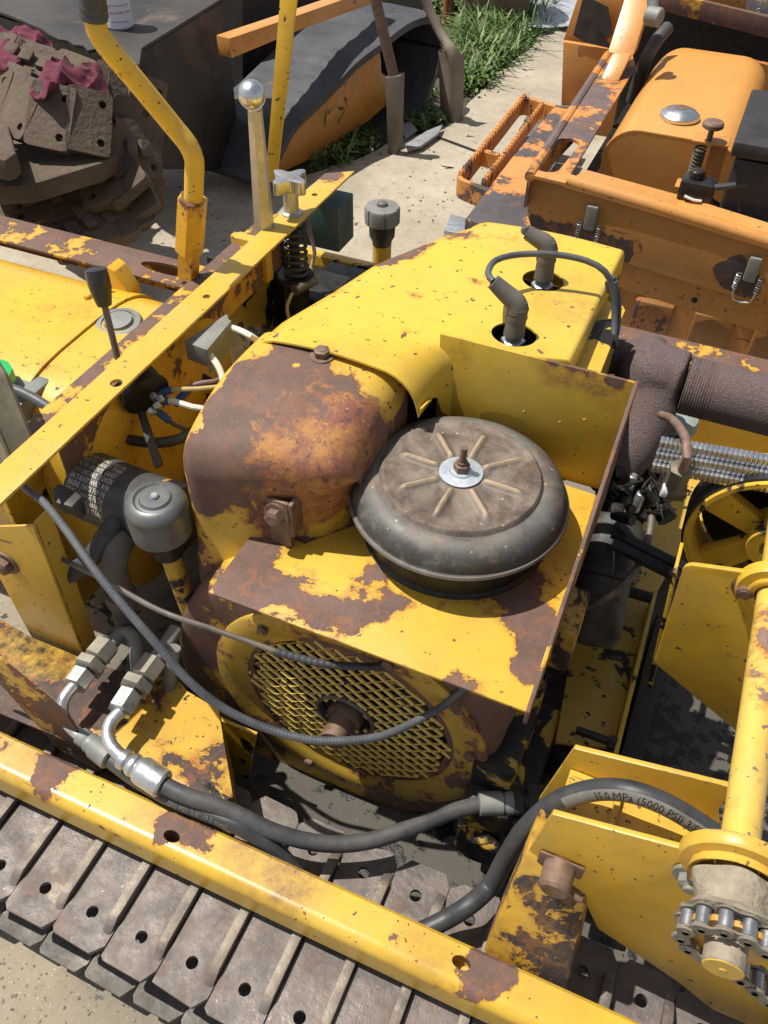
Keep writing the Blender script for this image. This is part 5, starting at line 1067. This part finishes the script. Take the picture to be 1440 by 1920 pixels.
# ================================================================ third machine (orange with rubber track) + dark hopper
A0=Zp(505,335,G+.02); A1=Zp(735,212,G+.02); dn=(A1-A0).cross(V((0,0,1))).normalized()
if dn.dot(CAM-A0)<0: dn=-dn
tm_=thing('rubber_track_machine','orange machine with sagging black rubber track, behind the ball lever','machine',tuple((A0+A1)/2))
def tp_(n,b,m,p=None,label=None,ang=35): return obj(n,b,m,p or tm_,label,ang=ang)
PP=lambda pts,off=0: [Pp(x,y,A0+dn*off,dn) for x,y in pts]
b=B(); b.prism(PP([(505,335),(528,270),(560,215),(592,180),(620,150),(650,125),(680,102),(712,92),(714,135),(728,145),(735,150),(722,200),(690,228),(600,290)]),-dn*.04,.004)
M['org_shade']=paint('orange_side_paint',T=.64,scale=6,dirt=.4,specks=.69,**{**OB,'col':(.56,.24,.035),'prim':(.03,.025,.022)})
tp_('side_plate',b,M['org_shade'],None,'orange track frame plate with black scrapes')
tread=PP([(470,345),(500,290),(530,235),(570,195),(615,150),(650,115),(700,78),(745,45),(785,33),(803,45),(806,80),(800,120),(785,170),(765,215),(740,255)],.01)
Qt=samp(tread,6); rows=[]
for i,p in enumerate(Qt):
    T=(Qt[min(i+1,len(Qt)-1)]-Qt[max(i-1,0)]).normalized(); up=T.cross(dn).normalized()
    if up.z<0: up=-up
    rows.append([p+dn*.05,p+dn*.05+up*.012,p+up*(.022 if i%3 else .025),p-dn*.13+up*(.02 if i%3 else .023),p-dn*.26+up*.012,p-dn*.26-up*.012,p+dn*.05-up*.010])
b=B(); b.grid(rows,closed=True,cap=True); tp_('rubber_track',b,plain('dusty_rubber_track',(.032,.035,.042),.6,0,.4,9,.40,(.15,.15,.155),bump=.003,bscale=40,col2=(.13,.13,.135),c2=.60),None,ang=25)
bb0=[Pp(x,y,A0-dn*.05,dn) for x,y in ((425,75),(480,50),(705,-10))]
b=B(); b.prism([Pp(x,y,A0-dn*.02,dn) for x,y in ((430,72),(560,28),(720,-28),(722,-2),(560,58),(434,110))],-dn*.05,.004); b.prism([Pp(x,y,A0-dn*.35,dn) for x,y in ((440,40),(520,-5),(560,-5),(500,45))],-dn*.05,.004); tp_('frame_rail',b,M['org'],None)
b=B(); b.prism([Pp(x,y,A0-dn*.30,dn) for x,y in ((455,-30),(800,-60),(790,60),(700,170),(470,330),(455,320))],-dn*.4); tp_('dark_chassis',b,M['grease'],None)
# low curb timber in front of it
b=B(); q0=Zp(545,352,G); q1=Zp(735,238,G); d=(q1-q0).normalized(); n_=V((d.y,-d.x,0)); 
# hopper
HZt=.764; h0=Zp(267,97,HZt); h1=Zp(423,0,HZt); hn=(h1-h0).cross(V((0,0,1))).normalized()
if hn.dot(CAM-h0)<0: hn=-hn
hp=thing('steel_hopper','dark rusty steel hopper with a flat top and a bottle standing on it, top left','hopper',(h0.x,h0.y,G))
M['hop']=plain('dark_hopper_steel',(.030,.025,.022),.5,.2,.4,5,.25,(.07,.055,.045),bump=.0008,bscale=60,col2=(.085,.055,.04),c2=.55)
b=B(); b.prism([Pp(x,y,h0,hn) for x,y in ((267,97),(423,0),(433,112),(452,303),(400,322),(300,312),(262,130))],-hn*.012,.002); obj('hopper_side',b,M['hop'],hp,'large dark side sheet of the hopper')
b=B(); jag=[(0,-60),(440,-12),(267,96),(262,128),(226,118),(205,111),(190,108),(180,98),(166,101),(158,92),(140,90),(128,82),(112,80),(95,72),(80,60),(60,52),(35,40),(0,28),(-100,0)]
b.prism([Zp(x,y,HZt+.002) for x,y in jag],(0,0,.008),.001); M['htop']=plain('scratched_hopper_top',(.022,.021,.022),.6,.2,.4,6,.35,(.13,.115,.10),bump=.0008,bscale=60,col2=(.15,.10,.07),c2=.58)
obj('hopper_top',b,M['htop'],hp,'scuffed dark top sheet with a ragged edge')
b=B(); b.prism([Zp(x,y,HZt-.004) for x,y in ((-60,20),(60,48),(262,100),(262,60),(0,-20))],(0,0,-.30)); obj('hopper_inner',b,M['grease'],hp)
# bottle
q=Zp(226,50,HZt+.010); b=B(); b.lathe([(r,h) for r,h in [(0,0),(.030,.0),(.034,.004),(.035,.02),(.035,.14),(.032,.155),(.020,.165),(.013,.17)]],q,(0,0,1),40)
bo=obj('shampoo_bottle',b,plain('white_bottle',(.74,.74,.80),.3,0,.04,20,.1),None,'white shampoo bottle with black lettering standing on the dark hopper top','bottle')
b=B(); b.lathe([(.0135,.168),(.0155,.17),(.0155,.195),(.0,.197)],q,(0,0,1),28); obj('bottle_cap',b,M['blackpl'],bo)
fd=math.atan2(CAM.y-q.y,CAM.x-q.x)
for txt,zz,sz,m_ in (('HERBS & OATMEAL',.095,.0125,'ink'),('DOGS SHAMPOO',.078,.0135,'ink'),('soothes dry and itchy skin',.055,.006,'ink'),('Honey Vanilla Scent',.038,.009,'red'),('473 ml (16 fl. oz)',.018,.006,'ink'),('~',.112,.012,'red')):
    tm=textmesh(txt,sz); wx=max(v.co.x for v in tm.verts); bmesh.ops.subdivide_edges(tm,edges=[e for e in tm.edges if e.calc_length()>.003],cuts=2)
    for v in tm.verts:
        a=fd+(v.co.x-wx/2)/.0352; v.co=V((q.x+.0354*math.cos(a),q.y+.0354*math.sin(a),q.z+zz+v.co.y))
    b=B(); b.add(tm); obj('label_lettering',b,M[m_],bo)
# ================================================================ pile of old track
M['oldtrack']=plain('muddy_track_iron',(.085,.060,.043),.8,.1,.5,8,.6,(.17,.125,.085),bump=.006,bscale=70)
ot_=thing('old_track_chain','heap of muddy brown steel track sections piled on the concrete','track sections',(-1.3,1.9,G))
def linkbm(sx,sy,sz,ridge=False):
    b=B(); o=roundpoly([V((-sx,-sy,0)),V((sx,-sy,0)),V((sx,sy,0)),V((-sx,sy,0))],.012,2)
    b.prism(o,(0,0,sz),holes=[circ((sx*.55,-sy*.6,0),.009,n=12)[::-1],circ((sx*.55,sy*.6,0),.009,n=12)[::-1]])
    
    if ridge: b.cyl((sx*.9,-sy*.95,sz*.3),(sx*.9,sy*.95,sz*.3),.020,14,.004); b.box((-sx*.3,-sy*.3,sz),(sx*.3,sy*.3,sz+.015),.006)
    return b
lm=linkbm(.050,.072,.024); LM=bpy.data.meshes.new('track_link'); lm.bm.to_mesh(LM); LM.materials.append(M['oldtrack']); smooth(LM)
lm=linkbm(.050,.066,.03,True); LM2=bpy.data.meshes.new('track_link'); lm.bm.to_mesh(LM2); LM2.materials.append(M['oldtrack']); smooth(LM2)
random.seed(11)
def lay(pts,n,face=(0,-.75,.66),jit=.1):
    P=samp([Zp(x,y,z) for x,y,z in pts],30); L=[0]
    for a,c in zip(P,P[1:]): L.append(L[-1]+(c-a).length)
    for k in range(n):
        s_=L[-1]*(k+.5)/n; i=next(j for j in range(len(L)-1) if L[j+1]>=s_); p=P[i]; T=(P[i+1]-P[i]).normalized()
        N_=V(face); N_=(N_-T*N_.dot(T)).normalized(); S=N_.cross(T)
        m_=Matrix((T,S,N_)).transposed().to_4x4(); o=bpy.data.objects.new('track_link',LM if face[0]==0 and face[1]<-.7 or face[0]>.15 and face[1]<-.75 else LM2); sc.collection.objects.link(o); o.parent=ot_
        o.matrix_local=Matrix.Translation(p-V(ot_.location)+V((random.uniform(-.006,.006),random.uniform(-.01,.01),random.uniform(-.006,.006))))@m_@Matrix.Rotation(random.uniform(-jit,jit),4,'X')@Matrix.Rotation(random.uniform(-jit,jit),4,'Y')
lay([(-60,150,0.71),(20,190,0.71),(80,215,0.71),(140,228,0.70),(190,240,0.68)],7)
lay([(205,185,0.68),(240,195,0.67),(275,205,0.65)],3,(.2,-.85,.5)); lay([(215,235,0.64),(245,240,0.63),(285,250,0.61)],3,(.3,-.85,.45)); lay([(225,275,0.61),(265,285,0.58)],2,(.2,-.7,.6))
lay([(-60,110,0.75),(10,120,0.75),(80,140,0.73),(150,165,0.71)],6,(0,-.3,.95))
lay([(250,320,0.57),(205,350,0.54),(140,375,0.51),(60,395,0.51),(-40,410,0.51)],8,(0,-.6,.8)); lay([(270,365,0.51),(235,385,0.49),(185,405,0.48),(140,425,0.47)],5,(.3,-.6,.8)); lay([(215,425,0.46),(170,440,0.46),(120,455,0.46)],3,(.1,-.5,.85))
for i,(x,y,z) in enumerate(((285,372,0.47),(262,405,0.45),(285,340,0.51))):
    b=B(); q=Zp(x,y,z); b.cyl(q+V((-.05,.03,0)),q+V((.02,-.02,0)),.034,18,.006); obj('pin_boss',b,M['oldtrack'],ot_)
b=B(); b.prism(PZ(.63,(-40,285),(20,268),(205,262),(218,288),(190,305),(60,345),(-40,352)),(0,0,-.045),.008); obj('flat_bar',b,M['oldtrack'],ot_)
b=B(); b.prism(PZ(.70,(-40,210),(15,232),(30,285),(10,300),(-40,290)),(0,0,-.05),.01); obj('end_plate',b,M['oldtrack'],ot_)
b=B(); b.prism(PZ(.45,(-80,330),(150,330),(230,300),(230,250),(-80,200)),(0,0,-.06),.02); obj('lower_run',b,M['oldtrack'],ot_)
# ================================================================ red rag
M['rag']=None
s=NT('maroon_cloth'); P=s.n('ShaderNodeNewGeometry').outputs['Position']; c=s.mix(s.mr(s.noise(P,12,6,.6),.35,.65),(.09,.014,.028),(.18,.035,.066)); c=s.mix(s.mr(s.noise(P,20,7,.7),.55,.68,0,.5),c,(.16,.09,.08)); wv_=s.noise(P,420,2,.5); M['rag']=s.done(c,.95,0,s.bump(wv_,.001,.6))
def ragmesh(cols,seed,amp=.02):
    rows=[[Zp(x,y,z) for x,y,z in row] for row in cols]
    def cr(p0,p1,p2,p3,t): return .5*((2*p1)+(p2-p0)*t+(2*p0-5*p1+4*p2-p3)*t*t+(3*p1-p0-3*p2+p3)*t**3)
    def at(r,u):
        i=min(int(u),len(r)-2); t=u-i; return cr(r[max(i-1,0)],r[i],r[i+1],r[min(i+2,len(r)-1)],t)
    R_=[];nj=len(rows);ni=len(rows[0]);K=12
    for j in range((nj-1)*K+1):
        line=[]
        for i in range((ni-1)*K+1):
            c=i/K; col=[at(r,c) for r in rows]; p=at(col,j/K)
            q=p*11+V((seed,0,0)); f=1-2.6*abs(noise.noise(V((q.x*1.8+q.y*.9,q.y*.5,q.z)))); g=1-2*abs(noise.noise(q*2.3+V((4,2,0)))); n_=.5*noise.noise(q*6)
            line.append(p+V((.2*g,-.35*f,.55*f+.35*g+.3*n_))*amp)
        R_.append(line)
    b=B(); b.grid(R_,.0022); return b
b=ragmesh([[(-40,48,0.765),(20,55,0.770),(60,62,0.770),(100,82,0.750)],[(-40,80,0.770),(10,78,0.780),(45,88,0.770),(85,100,0.740)],[(-30,120,0.760),(5,128,0.770),(35,130,0.760),(62,112,0.740)],[(-30,150,0.740),(2,152,0.740),(28,153,0.740),(48,135,0.730)]],3,.024)
obj('shop_rag',b,M['rag'],None,'crumpled purple red rag at the left end of the track heap','rag')
b=ragmesh([[(105,108,0.765),(125,118,0.770),(152,132,0.760),(185,130,0.750),(198,150,0.730)],[(88,135,0.760),(112,140,0.780),(140,158,0.760),(172,162,0.750),(206,182,0.720)],[(66,172,0.750),(88,185,0.760),(118,172,0.750),(165,185,0.730),(212,212,0.695)],[(62,196,0.730),(86,200,0.730),(128,192,0.720),(180,205,0.700),(218,245,0.650)],[(110,205,0.700),(135,212,0.700),(165,216,0.695),(200,236,0.665),(223,288,0.600)]],8,.026)
obj('shop_rag',b,M['rag'],None,'larger crimson rag draped down over the end of the track heap','rag')
# ================================================================ tools, pots, planting
wood=plain('grey_weathered_wood',(.20,.18,.15),.8,0,.3,25,.2)
t0=Zp(737,290,G); b=B(); yb=t0.y; tb=[Yp(x,y,yb) for x,y in ((722,146),(751,142),(748,270),(740,300),(728,298))]; b.prism(tb,(0,.035,0),.002)
pk=obj('digging_bar',b,plain('dusty_bar_steel',(.15,.12,.10),.6,.3,.3,20,.4,(.2,.17,.14)),None,'iron bar with a square foot standing in the weeds','digging bar')
b=B(); b.tube([Yp(700,-20,yb+.02),Yp(716,50,yb+.02),Yp(738,142,yb+.02)],.017,14,False); obj('shaft',b,M['bolt'],pk)
yb=Zp(848,232,G-.02).y; M['shov']=plain('muddy_shovel_blade',(.22,.18,.145),.75,.2,.35,12,.5,(.30,.25,.19),bump=.001,bscale=60)
rows=[]
for t in range(9):
    f=t/8; y_=lerp(98,235,f); xl=lerp(823,829,f); xr=lerp(869,866,f); xl+=6*(f>.85); rows.append([Yp(lerp(xl,xr,k/8),y_-(8 if k in(0,8) else 0)*(t==0)+4*math.cos(k/8*6.28),yb-.035*math.sin(k/8*math.pi)) for k in range(9)])
b=B(); b.grid(rows,.004); sh_=obj('shovel',b,M['shov'],None,'muddy shovel standing on its blade in the weeds','shovel')
b=B(); b.tube([Yp(790,-20,yb),Yp(806,20,yb),Yp(825,62,yb-.01),Yp(845,95,yb-.03),Yp(852,130,yb-.035)],lambda t:.016+.006*(t>.7)*(1-t)/.3,14); obj('socket',b,M['shov'],sh_)
b=B(); q=Zp(915,52,G-.02); b.lathe([(.0,0),(.13,0),(.15,.05),(.165,.25),(.165,.42),(.155,.42),(.15,.28)],q+V((0,.1,0)),(0,0,1),40); obj('plant_pot',b,plain('brown_clay_pot',(.15,.085,.055),.8,0,.3,10,.3),None,'large brown pot standing behind the grass','pot')
b=B(); q=Zp(838,50,G-.03); b.cyl(q,q+V((.0,.02,.9)),.025,16); b.cyl(q+V((0,.02,.35)),q+V((0,.02,.62)),.035,16,.003); obj('stand_pipe',b,plain('faded_orange_pipe',(.30,.11,.05),.6),None,'faded orange standpipe behind the shovel','pipe')
b=B(); q=Zp(1045,8,G+.002)
random.seed(21)
rows=[[Zp(lerp(950,1095,i/14)+random.uniform(-3,3),lerp(-60,52,j/10)-12*abs(i/14-.5),G+.012+.02*random.random()) for i in range(15)] for j in range(11)]
b.grid(rows,.002); obj('plastic_sheet',b,plain('wet_clear_plastic',(.38,.40,.44),.12,0,.3,20,.1,bump=.004,bscale=60),None,'crumpled shiny grey plastic sheet on the concrete by the grass','plastic sheet')
for k,(pts) in enumerate(([(760,275),(800,250),(830,238),(822,255),(790,278),(765,285)],[(745,240),(770,232),(782,248),(760,262)])):
    b=B(); b.prism(PZ(G+.012,*pts),(0,0,.01),.003); obj('litter_scrap',b,plain('grey_scrap'+str(k),(.25,.25,.27),.6),None,['grey plastic scrap on the edge of the concrete below the shovel','small grey scrap in the weeds by the digging bar'][k],'litter')
b=B(); b.prism(PZ(G+.02,(786,138),(800,130),(812,142),(800,146)),(0,0,.004)); obj('litter_scrap',b,plain('pale_scrap',(.5,.5,.52),.6),None,'pale blue grey scrap behind the digging bar','litter')
M['grass']=None
s=NT('grass_blades'); P=s.n('ShaderNodeNewGeometry').outputs['Position']; c=s.mix(s.mr(s.noise(P,7,3,.6),.4,.6),(.055,.12,.022),(.13,.22,.05)); c=s.mix(s.mr(s.noise(P,28,4,.7),.52,.66,0,.85),c,(.30,.27,.13)); s.bsdf.inputs['Transmission Weight'].default_value=0
M['grass']=s.done(c,.5,0)
def blades(poly_rows,n,h,w_,bend,seed):
    rnd=random.Random(seed); bm_=bmesh.new()
    for _ in range(n):
        x0_,y0_,x1_,y1_,sx=rnd.choice(poly_rows); t=rnd.random(); q=Zp(lerp(x0_,x1_,t)+rnd.uniform(-sx,sx),lerp(y0_,y1_,t)+rnd.uniform(-8,8),G-.03)
        a=rnd.uniform(0,6.28); d=V((math.cos(a),math.sin(a),0)); sd=V((-d.y,d.x,0)); H=h*rnd.uniform(.4,1.15); bd=bend*rnd.uniform(.3,1.3); ww=w_*rnd.uniform(.6,1.3); pv=None
        for k in range(6):
            f=k/5; p=q+V((0,0,H*(f-.35*bd*f*f*2)))+d*(H*bd*f*f*1.3); wd=ww*(1-f)**.6 if k<5 else 0
            a_=bm_.verts.new(p-sd*wd+V((0,0,wd*.3))); c_=bm_.verts.new(p+sd*wd) 
            if pv: bm_.faces.new([pv[0],pv[1],c_,a_])
            pv=(a_,c_)
    return bm_
strips=[(880,180,1010,60,22),(870,150,985,40,30),(890,120,960,20,45),(760,30,880,10,20),(860,80,1020,30,20),(875,100,930,60,20)]
bm_=blades(strips,2300,.17,.0055,.8,1); b=B(); b.add(bm_); b.add(blades([(590,320,660,280,10),(600,330,690,270,12),(640,290,700,250,8)],330,.085,.004,.9,2)); b.add(blades([(760,235,815,215,15),(780,250,830,235,8),(770,200,815,180,12)],330,.08,.004,.9,4)); b.add(blades([(600,300,690,268,8)],9,.24,.006,1.0,9))
obj('grass',b,M['grass'],None,'tufts of long green grass beside the concrete','grass',kind='stuff')
def leaves(regs,n,h,r,seed):
    rnd=random.Random(seed); bm_=bmesh.new()
    for _ in range(n):
        x,y,sx,sy=rnd.choice(regs); q=Zp(x+rnd.gauss(0,sx),y+rnd.gauss(0,sy),G-.03)+V((0,0,rnd.uniform(.005,h)))
        N_=V((rnd.gauss(0,.5),rnd.gauss(0,.5),1)).normalized(); u=N_.orthogonal().normalized(); v=N_.cross(u); a=rnd.uniform(0,6.28); d=u*math.cos(a)+v*math.sin(a); e=N_.cross(d); R_=r*rnd.uniform(.6,1.3)
        vs=[bm_.verts.new(q+d*R_*x_+e*R_*y_*.5+N_*z_*R_) for x_,y_,z_ in ((-1,0,0),(-.3,.8,.15),(.5,.6,.1),(1,0,-.2),(.5,-.6,.1),(-.3,-.8,.15))]; bm_.faces.new(vs)
    return bm_
b=B(); b.add(leaves([(640,300,28,14),(620,318,20,8),(670,285,18,10)],520,.07,.012,5)); b.add(leaves([(800,225,15,10),(820,240,12,6),(785,190,12,15)],320,.06,.012,6)); b.add(leaves([(900,160,16,14),(850,40,60,15),(935,90,30,25)],700,.09,.014,7))
obj('ground_weeds',b,M['grass'],None,'low leafy weeds along the edge of the concrete','weeds',kind='stuff')
# backdrop ground items far left (dark soil is enough)

# grit and crumbs on the slab
gr=bmesh.new(); rg_=random.Random(4)
for (xa_,ya_,xb_,yb_,n_) in ((0,1780,260,1920,90),(430,1400,900,1560,70),(1180,1240,1420,1440,80),(640,260,1050,420,90),(130,1080,250,1220,40),(300,340,480,470,40)):
    for _ in range(n_):
        p=Zp(rg_.uniform(xa_,xb_),rg_.uniform(ya_,yb_),G); r=rg_.uniform(.0006,.0022)*(1 if ya_>900 else 2.4)
        t=bmesh.ops.create_icosphere(gr,subdivisions=1,radius=r,matrix=Matrix.Translation(p+V((0,0,r*.3))))
        for v in t['verts']: v.co+=V((rg_.uniform(-.3,.3)*r,rg_.uniform(-.3,.3)*r,-(v.co.z-p.z)*.4))
b=B(); b.add(gr); obj('grit',b,plain('grit_crumbs',(.19,.16,.12),.9,0,.6,60),None,'scattered grit and crumbs of dirt on the concrete','grit',kind='stuff')

for o in bpy.data.objects:
    if o.name.startswith('shop_rag'): o['group']='maroon rags on the track heap'
    if o.name.startswith('litter_scrap'): o['group']='scraps of litter by the weeds'
    if o.name in ('crawler_tractor','orange_crawler','rubber_track_machine'): o['group']='machines standing in the yard'
